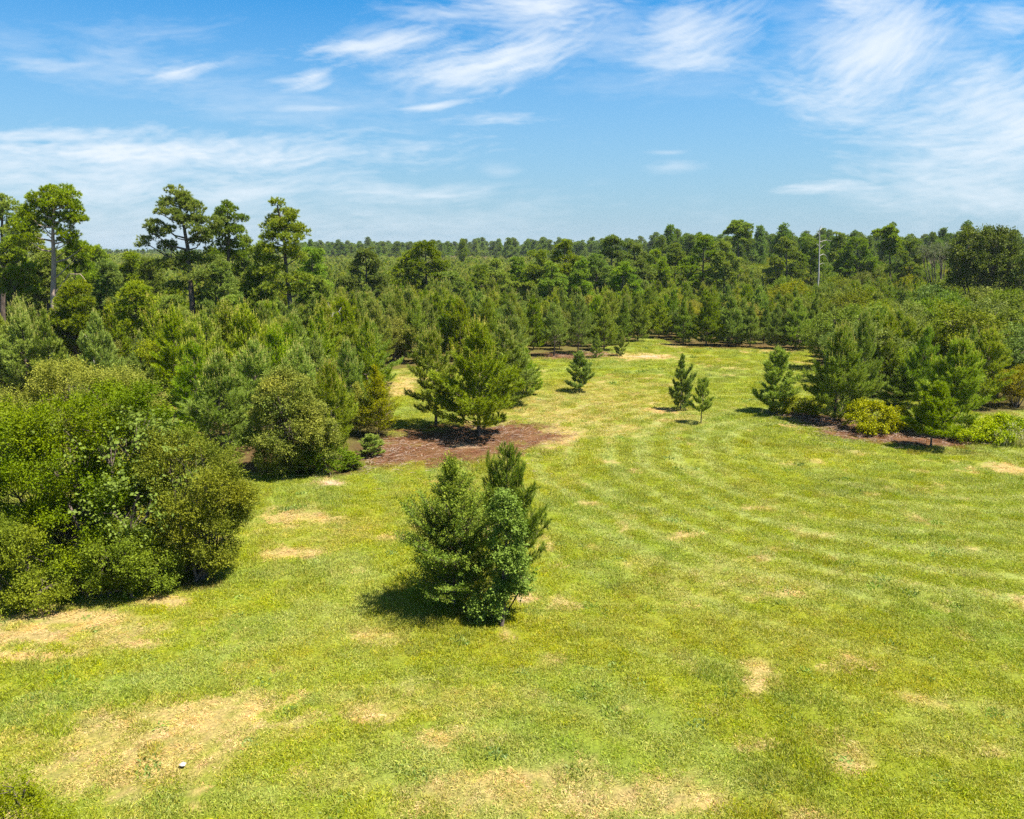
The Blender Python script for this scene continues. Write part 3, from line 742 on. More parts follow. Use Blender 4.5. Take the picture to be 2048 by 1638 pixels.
# ---- the lone bush group in the centre of the field
def elm_mesh(seed, H, R, sz=.058, nl=16, L=.36, col=MIDG, col2=OLIVE2, **kw):
    rng = np.random.default_rng(seed); a = dict(nwh=20, nb=9, el0=15, el1=74, curve=10, bare=.07, peak=.30, power=1.0, tl=.46, irregular=.35, twig=.10, tr=.009, f0=.12); a.update(kw)
    limbs, P, D, T, E = skeleton(rng, H, R, **a)
    mt = M(); mc = M()
    for i, (pts, r) in enumerate(limbs): tube(mt, pts, r, (1, 1, 1), 7 if i == 0 else 3)
    K = len(P); Dd = nrm(D + UP * .12 + rng.normal(size=(K, 3)) * .2)
    cr = np.clip(rng.random((K, 1)) * .7 + (T[:, None] - .5) * .5, 0, 1)
    C = np.array(col) * (1 - cr) + np.array(col2) * cr
    leaves(mc, P - Dd * L * .45, Dd, nl, rng.uniform(.7, 1.3, K) * L, sz, .5, C, rng, .1)
    return mt.mesh('elm_trunk', MAT_BARK, True), mc.mesh('elm_crown', MAT_LEAF)


def elm(bx, by, top, wid, label, seed, name='young_elm', **kw):
    X, Y = gnd(bx, by); Hh = at(bx, top, Y)[2]; R = wid / 2 * mscale(by - 80, Y)
    mt, mc = elm_mesh(seed, Hh, R, **kw); OCC.append((X, Y, R))
    return plant(name, mt, mc, (X, Y, 0), 0, (1, 1, 1), label, 'tree')


elm(908, 1212, 912, 236, 'cone-shaped young elm with upswept twigs, left half of the lone bush group in mid lawn', 41, col=(0.090, 0.140, 0.010), col2=(0.24, 0.265, 0.012), nl=20)
young(1012, 1180, 905, 'thin-topped pine sapling rising behind the right side of the lone bush group', 205, hi(42, n=56, w=.017, nl=.17, sl=.34, nwh=13, nb=5, power=.62, irregular=.45, bare=.12, el0=15, base=PINE * .85, cand=.25), name='pine_sapling')
shrub('leafy_vine_shrub', (985, 1235), [(1018, 1035, 36, 40, 0), (1012, 1105, 44, 46, -.1), (1035, 1150, 36, 38, 0), (975, 1218, 34, 28, -.3), (1010, 1000, 22, 26, 0), (1000, 1185, 40, 26, -.1)],
      'glossy dark green leafy sapling at the right front of the lone bush group', 43, n_spray=2300, n_leaf=9, sz=.062, wr=.7, L=.22, col=(0.095, 0.145, 0.008), col2=(0.18, 0.25, 0.012), stems=8, droop=.4, rough=.4)
elm(758, 872, 736, 92, 'olive elm with upswept twigs behind the needle litter, right end of the left clump', 44, sz=.06, col=OLIVE, col2=OLIVE2)
elm(715, 868, 770, 70, 'smaller yellow-green elm between the left clump pines and the olive elm', 45, sz=.06, col=MIDG, col2=OLIVE2)

# ---- tall old pines and other landmark trees
def landmark(D, trunk_px, lobes, seed, label, name='tall_pine', cat='pine tree', **kw):
    root, mt, mc = lobe_pine(D, trunk_px, lobes, seed, **kw); OCC.append((root[0], root[1], 1.0))
    return plant(name, mt, mc, tuple(root), 0, (1, 1, 1), label, cat)


landmark(62, [(113, 720), (111, 640), (106, 560), (107, 480), (108, 430), (110, 388)],
         [(110, 384, 36, 12), (82, 394, 26, 14), (138, 400, 26, 16), (70, 415, 22, 12), (108, 408, 36, 12), (150, 424, 22, 14), (62, 432, 16, 10), (165, 438, 15, 9), (140, 466, 18, 14), (120, 440, 22, 9), (92, 430, 16, 8), (60, 478, 22, 12), (75, 450, 22, 12), (50, 455, 22, 14), (130, 482, 20, 9), (150, 500, 20, 8)],
         501, 'tall pine with long bare pale trunk and dead side limbs, near the left edge', dens=1.2, bark=MAT_BARK_PALE, r0=.27,
         dead=[[(107, 560), (130, 540), (148, 525), (160, 512)], [(108, 590), (140, 548), (165, 548), (178, 560)], [(110, 593), (128, 596), (140, 606), (148, 614)], [(108, 520), (125, 508), (140, 502)], [(110, 628), (125, 624), (138, 634)], [(106, 480), (98, 470), (92, 455)], [(107, 440), (120, 425), (128, 412)]])
landmark(66, [(5, 720), (6, 560), (5, 480), (4, 400)],
         [(5, 398, 18, 9), (22, 412, 18, 8), (-12, 415, 18, 10), (14, 432, 20, 8), (-20, 440, 20, 9), (28, 448, 14, 7), (0, 462, 18, 8), (20, 480, 16, 8)], 502,
         'sparse tall pine cut by the left edge of the photo', dens=.7)
landmark(70, [(52, 700), (52, 560), (55, 430)], [(48, 425, 20, 12), (60, 445, 22, 14), (30, 460, 20, 12), (62, 475, 28, 16), (35, 492, 28, 14), (75, 500, 26, 12)], 503,
         'dark pine crown between the left edge pine and the bare pale trunk', base=PINE * .85)
landmark(64, [(392, 745), (387, 641), (380, 560), (376, 504), (371, 470), (362, 425), (352, 384)],
         [(350, 384, 17, 9), (352, 402, 32, 13), (376, 402, 22, 12), (392, 418, 22, 12), (334, 412, 15, 10), (325, 424, 14, 8), (400, 440, 24, 12), (376, 440, 30, 10), (318, 452, 20, 9), (300, 466, 15, 8), (292, 484, 13, 8), (345, 465, 16, 7), (325, 492, 22, 6), (410, 462, 24, 14), (432, 450, 18, 14), (352, 427, 18, 8), (400, 480, 24, 10),
          (350, 528, 40, 12), (420, 528, 30, 12), (385, 515, 30, 9), (405, 556, 36, 12), (352, 575, 26, 9), (420, 592, 32, 12)],
         504, 'widest tall pine, spreading uneven crown and dark visible trunk, left of centre', dens=1.1, r0=.3, dead=[[(382, 560), (365, 552), (350, 556)]])
landmark(69, [(455, 740), (456, 600), (458, 500), (455, 412)], [(455, 415, 14, 8), (450, 428, 22, 10), (474, 440, 14, 13), (440, 446, 20, 12), (464, 462, 24, 13), (432, 470, 24, 13), (480, 468, 10, 12), (450, 490, 30, 13), (430, 505, 24, 12), (465, 512, 24, 10)], 505,
         'dark rounded tall pine touching the right side of the widest tall pine', base=PINE * .85, dens=1.2)
landmark(60, [(602, 745), (592, 678), (583, 641), (578, 579), (571, 531), (567, 477), (562, 440), (556, 410)],
         [(556, 410, 10, 7), (562, 424, 20, 9), (578, 428, 12, 7), (544, 441, 16, 6), (568, 445, 24, 8), (529, 452, 10, 5), (588, 455, 18, 7), (606, 465, 13, 6), (562, 460, 30, 6), (548, 476, 22, 7), (584, 478, 24, 7), (550, 500, 24, 8), (585, 500, 22, 8), (604, 512, 18, 9), (556, 545, 30, 9), (604, 556, 30, 8), (598, 578, 24, 8), (560, 575, 16, 7), (540, 520, 14, 8)],
         506, 'narrow layered pine with dark leaning trunk, rightmost of the tall pines at left', dens=1.0, r0=.24)
# bushy middle-aged pines of the left wood
BW = [(28, 480, 590, 58), (95, 505, 600, 50), (150, 486, 600, 62), (190, 500, 620, 48), (20, 560, 700, 62), (70, 590, 700, 55), (150, 570, 690, 60), (215, 530, 640, 44), (130, 640, 720, 50), (262, 510, 600, 40), (300, 520, 620, 40),
      (490, 478, 600, 40), (525, 490, 620, 40), (440, 530, 660, 50), (505, 545, 660, 50), (625, 505, 610, 40), (640, 560, 640, 34), (270, 570, 660, 46), (340, 600, 680, 50), (470, 600, 680, 50), (530, 610, 680, 46)]
for i, (x, tp_, lo, hw) in enumerate(BW):
    D = 56 + (i * 37 % 17) + (8 if tp_ < 520 else -2 if tp_ > 560 else 3)
    rr = random.Random(i); lob = []
    hgt = lo - tp_; nl_ = int(hgt / 13)
    for k in range(nl_):
        f_ = (k + .5) / nl_; wdt = hw * (0.28 + .72 * min(1, f_ * 1.7)) * (1 if f_ < .8 else .85)
        for sgn in (-1, 1):
            lob.append((x + sgn * wdt * rr.uniform(.25, .62), tp_ + hgt * f_ + rr.uniform(-6, 6), wdt * rr.uniform(.35, .5), rr.uniform(7, 11)))
    lob.append((x, tp_ + 6, hw * .22, 7))
    landmark(D, [(x + 2, lo + 60), (x, lo - 20), (x, tp_ + 4)], lob, 520 + i, 'bushy full-crowned green pine in the wood around the tall pines at left', name='bushy_pine', tufts=18, nn=16, dens=1.5, w=.045, r0=.16,
             base=PINE * (0.95 + .25 * rr.random()))['group'] = 'bushy pines around the tall left pines'

CW = [(732, 503, 600, 42, .8, 'dark dense conical pine standing alone above the pale plantation, left of centre', 96),
      (852, 486, 590, 50, .95, 'broad dark pine breaking the skyline just left of centre', 110), (815, 505, 560, 26, .95, 'narrow pine at the left shoulder of the broad dark skyline pine', 112),
      (900, 545, 600, 34, .85, 'low dark round pine right of the broad dark skyline pine', 104),
      (993, 524, 600, 30, 1.2, 'yellow-green pine in the middle of the centre row', 104), (1078, 506, 605, 42, 1.3, 'light green round-topped pine, brightest of the centre row', 102),
      (1130, 483, 600, 38, 1.0, 'tall pointed pine at the right of the light green round-topped pine', 108), (1192, 512, 605, 38, 1.1, 'mid green pine between the two skyline pines right of centre', 104),
      (1224, 474, 590, 44, .95, 'tallest skyline pine right of centre, rounded double top', 112), (1268, 490, 590, 40, 1.0, 'pine touching the right side of the tallest skyline pine right of centre', 116),
      (1406, 475, 570, 42, 1.05, 'broad green pine on the skyline left of the high domed pine', 118), (1448, 486, 570, 34, 1.1, 'light green pine below the high domed pine', 116),
      (1350, 492, 580, 34, 1.0, 'pine halfway between the tallest skyline pine and the broad green one', 124),
      (962, 536, 600, 26, 1.0, 'low yellowish pine between the two left trees of the centre row', 100), (1035, 518, 600, 26, 1.15, 'small light pine left of the light green round-topped pine', 106),
      (1104, 530, 605, 26, 1.1, 'low pine in the notch right of the light green round-topped pine', 98), (1160, 524, 605, 26, 1.1, 'low pine between the pointed pine and its right neighbour', 99),
      (1246, 530, 600, 30, .95, 'low dark pine in front of the tallest skyline pine right of centre', 100), (1310, 502, 590, 30, 1.0, 'mid green pine right of the tallest skyline pine group', 120),
      (1573, 478, 570, 36, .8, 'dark pine left of the white dead snag', 126), (1621, 478, 570, 34, .85, 'dark pine directly behind the white dead snag', 128),
      (1680, 470, 540, 22, .9, 'pointed pine right of the white dead snag', 134), (1714, 478, 560, 40, .8, 'broad dull green tree between the snag and the leaning crown', 130), (1820, 484, 560, 32, .9, 'round pine right of the leaning crown', 128)]
for i, (x, tp_, lo, hw, br, lab, D) in enumerate(CW):
    hw *= 1.42; br *= 1.02
    rr = random.Random(90 + i); lob = []; hgt = lo - tp_; nl_ = max(4, int(hgt / 11))
    for k in range(nl_):
        f_ = (k + .5) / nl_; wdt = hw * (0.25 + .75 * min(1, f_ * 1.5)) * (1 if f_ < .8 else .85)
        for sgn in (-1, 1):
            lob.append((x + sgn * wdt * rr.uniform(.2, .62), tp_ + hgt * f_ + rr.uniform(-5, 5), wdt * rr.uniform(.3, .5), rr.uniform(6, 9)))
    lob.append((x + rr.uniform(-3, 3), tp_ + 5, hw * .2, 6))
    landmark(D, [(x + 2, lo + 30), (x, lo - 20), (x, tp_ + 4)], lob, 560 + i, lab, name='skyline_pine', tufts=16, nn=15, dens=.95, w=.065, nl=.28, r0=.18, base=PINE * br)
landmark(140, [(1478, 600), (1476, 500), (1478, 448)], [(1478, 447, 14, 5), (1468, 454, 13, 6), (1490, 455, 12, 6), (1462, 465, 12, 6), (1482, 466, 18, 6), (1494, 472, 10, 6), (1474, 480, 16, 5), (1466, 490, 8, 4)], 590,
         'high domed pine standing clear above the skyline on a visible trunk, right of centre', w=.08, nl=.3, dens=1.3, r0=.2)
landmark(132, [(1782, 600), (1780, 500), (1774, 458)], [(1774, 458, 12, 5), (1764, 464, 12, 5), (1784, 466, 14, 6), (1758, 472, 7, 4), (1778, 476, 17, 6), (1790, 484, 14, 8), (1774, 492, 16, 8), (1790, 502, 18, 8)], 591,
         'leaning-crowned pine above the skyline between the snag and the big oak', w=.08, nl=.3, dens=1.3, r0=.2)

# big round oak at right
def metre_lobes_px(D, lobes, foot_x):
    X = at(foot_x, 700, D)[0]; return np.array([X, D, 0.0])


def oak(D, fx, lobes, label, seed, name='oak_tree', **kw):
    root = metre_lobes_px(D, lobes, fx); L = px_lobes(lobes, D, root, 1.0); mt, mc = leafy(L, seed, **kw); OCC.append((root[0], root[1], 2.5))
    return plant(name, mt, mc, tuple(root), 0, (1, 1, 1), label, 'tree')


oak(92, 1968, [(1955, 478, 34, 24), (1990, 480, 36, 24), (1935, 510, 34, 32), (2012, 520, 30, 36), (1970, 530, 50, 40), (1940, 560, 40, 26), (2000, 565, 40, 26), (1922, 535, 22, 24)],
    'big round dark oak standing above the scrub near the right edge', 61, n_spray=3600, n_leaf=10, sz=.20, wr=.7, L=.7, col=(0.070, 0.115, 0.016), col2=(0.130, 0.175, 0.020), stems=16, rough=.3)
oak(120, 1872, [(1860, 500, 22, 10), (1885, 498, 20, 9), (1848, 506, 14, 8), (1872, 512, 30, 10)], 'thin grey-green crown just left of the big round oak', 62, name='sparse_tree',
    n_spray=500, n_leaf=8, sz=.16, L=.6, col=(0.11, 0.14, 0.07), col2=(0.14, 0.16, 0.09), stems=12, spike=.3)
oak(88, 2075, [(2060, 560, 40, 30), (2090, 520, 40, 40)], 'leafy tree half cut by the right edge below the big oak', 63, name='leafy_tree', n_spray=1400, n_leaf=9, sz=.16, wr=.7, L=.5, col=DARKG, col2=MIDG, stems=8)


# dead wood
def deadwood(name, D, paths, label, cat, r=.16, seed=0):
    bx = paths[0][0][0]; X = at(bx, paths[0][0][1], D)[0]; root = np.array([X, D, 0.0]); m = M(); rng = np.random.default_rng(seed)
    for i, pl in enumerate(paths):
        q_ = np.array([at(x, y, D) - root for x, y in pl]); q_[:, 1] = 0 if i == 0 else np.linspace(0, rng.uniform(-1, 1) * .8, len(q_))
        if i == 0: q_ = np.vstack([[q_[0][0], 0, 0], q_])
        rr = r if i == 0 else r * .35
        tube(m, q_, np.linspace(rr, rr * .2, len(q_)), (1, 1, 1), 6)
    e = bpy.data.objects.new(name, None); COL.objects.link(e); e.location = tuple(root); link('trunk', m.mesh('dead_wood', MAT_DEAD, True), e); tag(e, label, cat)


deadwood('dead_tree', 104, [[(1637, 555), (1638, 520), (1639, 480), (1639, 462), (1641, 452)], [(1638, 500), (1646, 492), (1652, 488)], [(1638, 484), (1656, 480), (1668, 482)], [(1639, 470), (1632, 464), (1630, 458)], [(1638, 512), (1648, 508), (1656, 512), (1661, 524)],
         [(1638, 492), (1630, 486)], [(1638, 530), (1645, 526), (1650, 529)], [(1640, 460), (1645, 456), (1647, 450)]], 'white dead snag with short broken limbs on the skyline right of centre', 'dead tree', .13, 1)
deadwood('dead_branch', 61, [[(668, 700), (664, 622), (658, 612), (656, 606), (660, 604)], [(663, 625), (670, 626), (678, 622), (683, 628)], [(668, 626), (664, 634), (660, 632)], [(678, 623), (680, 615)]],
         'small white dead branch sticking out of the pines below the narrow tall pine', 'dead branch', .05, 2)
deadwood('dead_branch', 54, [[(185, 700), (172, 672), (160, 664)], [(172, 672), (182, 690), (188, 684)], [(170, 670), (180, 676), (192, 672)], [(168, 668), (172, 682), (170, 692)], [(176, 676), (192, 690)]],
         'grey tangle of dead twigs right of the bare pale trunk at left', 'dead branch', .05, 3)

# ------------------------------------------------------------------ the plantation and scrub that fill the land behind
SHR = []   # leafy shrub kinds about 4 m tall
for s, (c1, c2, sp) in enumerate([(OLIVE, OLIVE2, .3), (DARKG, MIDG, .0), (MIDG, (0.16, 0.18, 0.02), .1), (OLIVE, (0.15, 0.17, .02), .5), ((0.10, 0.15, .025), (0.16, 0.21, .03), .2)]):
    rs = random.Random(700 + s); lob = [((0, 0, 2.0), 1.25, 1.2, 1.5)]
    for k in range(6): lob.append(((rs.uniform(-1.1, 1.1), rs.uniform(-1, 1), rs.uniform(.9, 3.3)), rs.uniform(.55, .9), rs.uniform(.55, .9), rs.uniform(.5, .85)))
    SHR.append(leafy(lob, 710 + s, n_spray=1900, n_leaf=11, sz=.085, wr=.6, L=.34, col=c1, col2=c2, stems=10, spike=sp, rough=.35))
MP = []    # mature pine kinds, about 12 m, for the far wood
for s in range(4):
    rs = random.Random(800 + s); lob = []
    for k in range(16):
        z = 4.6 + 7.0 * k / 15; w_ = 1.75 * (1 - max(0, (z - 6.8) / 5.2) ** (.9 + .4 * (s % 2))) + .08
        lob.append(((rs.uniform(-1, 1) * w_, rs.uniform(-1, 1) * w_, z), rs.uniform(.5, .95) * (1.25 - k / 22), rs.uniform(.5, .95) * (1.25 - k / 22), rs.uniform(.35, .55)))
    rng = np.random.default_rng(810 + s); mt = M(); mc = M(); tube(mt, [(0, 0, 0), (.1, 0, 6), (0, .1, 11.6)], [.2, .15, .03], (1, 1, 1), 6); P = []; Dd = []
    for (c, a, b, z) in lob:
        c = np.array(c); tube(mt, [(0, 0, c[2] - .7), c], [.05, .02], (1, 1, 1), 4)
        for j in range(9):
            cc = c + nrm(rng.normal(size=3)) * np.array([a, b, z]) * .8; o = nrm(rng.normal(size=(10, 3)) + UP * .5) * rng.uniform(.2, .55, (10, 1)); P.append(cc + o); Dd.append(nrm(o + UP * .2))
    P = np.concatenate(P); Dd = np.concatenate(Dd); K = len(P); cl = rng.random((K, 1)); cl = np.repeat(cl[::10], 10, 0)
    needles(mc, P, Dd, np.full(K, .12), 16, .30, .065, PINE * .80 * (1 - cl * .3) + PINE * cl * .4, rng, 20, 80)
    MP.append((mt.mesh('tall_pine_trunk', MAT_BARK, True), mc.mesh('tall_pine_crown', MAT_NEEDLE)))

rf = random.Random(5)
cand = []
sp_ = 2.75
for iy in range(0, 34):
    Y = 40 + iy * sp_
    half = 0.70 * Y + 5
    for ix in range(int(-half / sp_), int(half / sp_) + 1):
        cand.append((ix * sp_ + rf.uniform(-.9, .9), Y + rf.uniform(-.9, .9)))
cand.sort(key=lambda p: math.hypot(*p))
nyp = nsh = 0; STUFF_YP = []; STUFF_SH = []
for (x, y) in cand:
    if inside(FIELD_W, x, y): continue
    if any(inside(FIELD_W, x + dx, y + dy) for dx, dy in ((1.1, 0), (-1.1, 0), (0, -1.1), (0, 1.1))): continue
    if any((x - a) ** 2 + (y - b) ** 2 < (r * .8 + .7) ** 2 for a, b, r in OCC): continue
    px, py = topx(x, y, 0.0)
    right = px > 1640 - (y - 45) * 1.5
    r_ = rf.random()
    pin = r_ > (.52 if right else .07 if y < 80 else .18)
    if px > 1330 and y > 85: pin = r_ > .3
    if pin:
        h = rf.uniform(4.2, 5.8) if px < 1040 else rf.uniform(3.8, 5.3)
        if px < 640 and 46 < y < 75: h += rf.uniform(0, .9)
        v = rf.randrange(6); s = h / 5; sw = s * rf.uniform(.9, 1.15)
        if nyp < 262 and y < 100:
            if px < 340: lab, grp = 'young pine packed in the wood at left behind the great shrub mass', 'young pines behind the great left shrub mass'
            elif px < 760: lab, grp = 'young pine packed behind the left clump and below the tall pines', 'young pines below the tall pines'
            elif px < 1330: lab, grp = 'young pine of the dense green stand behind the pair on the needle litter', 'young pines of the centre stand'
            elif not right: lab, grp = 'young pine in the dense stand behind the row closing the far end of the field', 'young pines behind the far row'
            else: lab, grp = 'young pine growing up through the leafy scrub at right', 'young pines in the right scrub'
            plant('young_pine', *YP[v], (x, y, 0), rf.uniform(0, 6.28), (sw, sw, s), lab, 'pine tree', grp); nyp += 1
        else: STUFF_YP.append((x, y, sw, s, v))
    else:
        h = rf.uniform(2.8, 6.4) if right else rf.uniform(3.0, 4.6)
        s = h / 4; v = rf.randrange(5)
        if nsh < 240 and y < 110:
            if right: lab, grp = 'leafy olive scrub tree in the thicket at the right side', 'leafy trees of the right thicket'
            else: lab, grp = 'leafy shrub scattered among the young pines', 'leafy shrubs among the young pines'
            plant('scrub_tree', *SHR[v], (x, y, 0), rf.uniform(0, 6.28), (s * 1.15, s * 1.15, s), lab, 'tree', grp); nsh += 1
        else: STUFF_SH.append((x, y, s * 1.1, s, v))
print('young pines', nyp, 'scrub', nsh)


def scatter(name, me_pts, rot, scl, srcs, idx, label, cat=None, kind='stuff', gcol=None):
    me = bpy.data.meshes.new(name); n = len(me_pts); me.vertices.add(n); me.vertices.foreach_set('co', np.asarray(me_pts, np.float32).ravel())
    for nm, tp_, arr, key in (('rot', 'FLOAT_VECTOR', rot, 'vector'), ('scl', 'FLOAT_VECTOR', scl, 'vector'), ('idx', 'INT', idx, 'value')):
        a = me.attributes.new(nm, tp_, 'POINT'); a.data.foreach_set(key, np.asarray(arr, np.int32 if tp_ == 'INT' else np.float32).ravel())
    if gcol is not None:
        a = me.attributes.new('gcol', 'FLOAT_COLOR', 'POINT'); a.data.foreach_set('color', np.hstack([gcol, np.ones((n, 1))]).astype(np.float32).ravel())
    o = link(name, me); g = bpy.data.node_groups.new(name + '_nodes', 'GeometryNodeTree')
    g.interface.new_socket('Geometry', in_out='INPUT', socket_type='NodeSocketGeometry'); g.interface.new_socket('Geometry', in_out='OUTPUT', socket_type='NodeSocketGeometry')
    gi = g.nodes.new('NodeGroupInput'); go = g.nodes.new('NodeGroupOutput'); ip = g.nodes.new('GeometryNodeInstanceOnPoints')
    jn = g.nodes.new('GeometryNodeJoinGeometry'); ip.inputs['Pick Instance'].default_value = True
    for s_ in reversed(srcs):
        ob = g.nodes.new('GeometryNodeObjectInfo'); ob.inputs['Object'].default_value = s_; ob.inputs['As Instance'].default_value = True
        g.links.new(ob.outputs['Geometry'], jn.inputs[0])
    for nm, dt, sock in (('rot', 'FLOAT_VECTOR', 'Rotation'), ('scl', 'FLOAT_VECTOR', 'Scale'), ('idx', 'INT', 'Instance Index')):
        na = g.nodes.new('GeometryNodeInputNamedAttribute'); na.data_type = dt; na.inputs['Name'].default_value = nm
        if sock == 'Rotation':
            er = g.nodes.new('FunctionNodeEulerToRotation'); g.links.new(na.outputs['Attribute'], er.inputs[0]); g.links.new(er.outputs[0], ip.inputs[sock])
        else: g.links.new(na.outputs['Attribute'], ip.inputs[sock])
    g.links.new(gi.outputs[0], ip.inputs['Points']); g.links.new(jn.outputs[0], ip.inputs['Instance']); g.links.new(ip.outputs[0], go.inputs[0])
    md = o.modifiers.new('scatter', 'NODES'); md.node_group = g
    tag(o, label, cat, None, kind)
    return o


def first_users(meshes):
    out = []
    for me in meshes:
        out.append(next(o for o in bpy.data.objects if o.data is me))
    return out


# mature pines of the far wood: one of each kind really stands there, the rest are scattered copies
rngs = np.random.default_rng(77)
for s in range(4):
    plant('far_pine', *MP[s], (-60 + s * 45.0 + (s == 3) * 20, 232 + s * 9, 0), s, (1, 1, 1), 'distant full-grown pine at the front of the far wood', 'pine tree', 'distant full-grown pines')
SRC_MP = first_users([m[1] for m in MP]); SRC_YP = first_users([m[1] for m in YP]); SRC_SH = first_users([m[1] for m in SHR])


def make_stand(name, rows, srcs, label, cat):
    a = np.array(rows); n = len(a)
    return scatter(name, np.stack([a[:, 0], a[:, 1], np.zeros(n)], 1), np.stack([np.zeros(n), np.zeros(n), rngs.uniform(0, 6.28, n)], 1), np.stack([a[:, 2], a[:, 2], a[:, 3]], 1), srcs, a[:, 4].astype(int), label, cat)


def grid(y0, y1, sp, fn, half=.74):
    Y = y0; rows = []
    while Y < y1:
        s = sp * (1 + max(0, Y - 150) / 260)
        n = int((half * Y + 10) / s)
        xs = np.arange(-n, n + 1) * s + rngs.uniform(-.35, .35, 2 * n + 1) * s
        for x in xs:
            q_ = fn(x, Y + rngs.uniform(-.35, .35) * s)
            if q_: rows.append(q_)
        Y += s
    return rows


YEND = 40 + 34 * sp_


def far_young(x, y):
    px = 1024 + F * x / (y + 2)
    if px > 1400 + rngs.normal() * 60 and (y > 200 or rngs.random() < .4): return None
    h = rngs.uniform(4.4, 5.8)
    if px > 1000: h += .4
    if y > 420 and px > 620: return None
    w_ = h / 5 * rngs.uniform(.95, 1.2) * (1 + max(0, y - 150) / 500)
    return (x, y, w_, h / 5, rngs.integers(0, 6))


rows = STUFF_YP + grid(YEND, 640, 2.8, far_young)
make_stand('pine_plantation_stand', rows, SRC_YP, 'pale even mass of young planted pines running back to the horizon', 'forest')


def far_mix(x, y):
    px = 1024 + F * x / (y + 2)
    if px < 1340 + rngs.normal() * 60 or rngs.random() < .4: return None
    h = rngs.uniform(4.0, 7.0) * (1 + max(0, y - 120) / 500)
    return (x, y, h / 4 * 1.05, h / 4, rngs.integers(0, 5))


make_stand('far_scrub_stand', STUFF_SH + grid(YEND, 230, 3.6, far_mix), SRC_SH, 'dull green mixed leafy woodland behind the right thicket', 'forest')


def far_mature(x, y):
    px = 1024 + F * x / (y + 2)
    y0 = 400 if px < 1000 else 330 if px < 1300 else 165
    if px < 600: y0 = 640
    y0 += 40 * fbm(np.array([x * .02]), np.array([0.0]), 9, 2)[0]
    if y < y0: return None
    h = 11.7 + rngs.normal() * 1.7
    if px > 1330: h = 10.9 + rngs.normal() * 1.5 + (y - 165) / 120
    if px < 600: h = 7.5 + rngs.normal() * .6
    w_ = h / 12 * (1.1 + max(0, y - 200) / 700)
    return (x, y, w_, h / 12, rngs.integers(0, 4))


make_stand('far_pine_forest', grid(165, 900, 4.4, far_mature), SRC_MP, 'dark distant band of full-grown pine forest along the horizon', 'forest')

# ------------------------------------------------------------------ grass
TUFTS = []
for s in range(8):
    rng = np.random.default_rng(900 + s); m = M(); n = 95
    dry = s in (5, 6); weed = s == 7
    if weed: n = 40
    rad = .24 * np.sqrt(rng.random(n)); th = rng.uniform(0, 6.28, n); b = np.stack([rad * np.cos(th), rad * np.sin(th), np.full(n, -.01)], 1)
    lean = rng.normal(size=(n, 3)) * (.75 if not dry else 1.2); lean[:, 2] = (1.0 if not dry else .35) * rng.uniform(.6, 1.2, n); d = nrm(lean)
    hh = rng.uniform(.045, .125, n) * (1 if s != 2 else 1.3); sd = perp(d, rng) * (.006 if not dry else .006)
    if weed: sd = sd * 3.2; hh = hh * 1.15
    mid = b + d * hh[:, None] * .55; tip = b + d * hh[:, None]; tip[:, 2] -= hh * .18
    v = np.stack([b - sd, b + sd, mid + sd * .8, mid - sd * .8, tip], 1).reshape(-1, 3); i = np.arange(n) * 5
    f = np.concatenate([np.stack([i, i + 1, i + 2], 1), np.stack([i, i + 2, i + 3], 1), np.stack([i + 3, i + 2, i + 4], 1)])
    c = np.ones((n, 3)) * rng.uniform(.75, 1.2, (n, 1)); pal = rng.random(n) < .22
    c[pal] *= np.array([1.45, 1.2, 1.6])
    m.add(v, f, np.repeat(c, 5, 0)); TUFTS.append(m.mesh('grass_tuft', MAT_GRASS))
src = []
for s, me in enumerate(TUFTS):
    src.append(bpy.data.objects.new('grass_tuft', me))
# tufts are parts of the one lawn object
rngg = np.random.default_rng(31)
pts = []
for (y0, y1, dn, scm) in ((9.5, 20, 34, 1.0), (20, 34, 22, 1.12), (34, 56, 11, 1.35), (56, 84, 5, 1.6)):
    area = 0.5 * (y1 - y0) * ((.74 * y0 + 3) + (.74 * y1 + 3)) * 2; n = int(area * dn)
    y = rngg.uniform(y0, y1, n); x = rngg.uniform(-1, 1, n) * (.74 * y1 + 3); k = np.abs(x) < .74 * y + 3
    x, y = x[k], y[k]; k = inside_v(FIELD_W, x, y); x, y = x[k], y[k]
    pts.append(np.stack([x, y, np.full(len(x), scm)], 1))
pts = np.concatenate(pts); gcx, gt, gs = field(pts[:, 0], pts[:, 1])
keep = rngg.random(len(pts)) > (gs * .45 + gt * .3); pts, gcx, gt, gs = pts[keep], gcx[keep], gt[keep], gs[keep]
n = len(pts)
zz = (fbm(pts[:, 0] * 0.12, pts[:, 1] * 0.12, 501, 3) - .5) * 0.16 + (fbm(pts[:, 0] * 1.3, pts[:, 1] * 1.3, 511, 3) - .5) * 0.07
gi_ = np.where((gt + gs * .8) > rngg.uniform(.25, .75, n), rngg.integers(5, 7, n), rngg.integers(0, 5, n))
wd_ = (rngg.random(n) < .006 + .03 * sst(.6, .75, fbm(pts[:, 0] * .5 + 8, pts[:, 1] * .5, 611, 3))) & (gs < .4); gi_ = np.where(wd_, 7, gi_)
gcx = np.where(wd_[:, None], np.array([0.13, 0.20, 0.035]), gcx)
gcj = gcx * 1.17 * (1 + rngg.uniform(-.08, .08, (n, 1))) * (1 + rngg.uniform(-.05, .05, (n, 3)))
hs_ = pts[:, 2] * rngg.uniform(.75, 1.25, n) * (1 - .35 * gt)
tall = sst(.5, .7, fbm(pts[:, 0] * .6, pts[:, 1] * .6, 601, 3))
for s in range(8):
    COL.objects.link(src[s]); k = np.argmin(np.hypot(pts[:, 0] - (s * 1.7 - 5), pts[:, 1] - (15 + s * .6))); src[s].location = (pts[k, 0], pts[k, 1], zz[k])
    tag(src[s], 'grass blades of the mown lawn', 'grass', None, 'stuff')
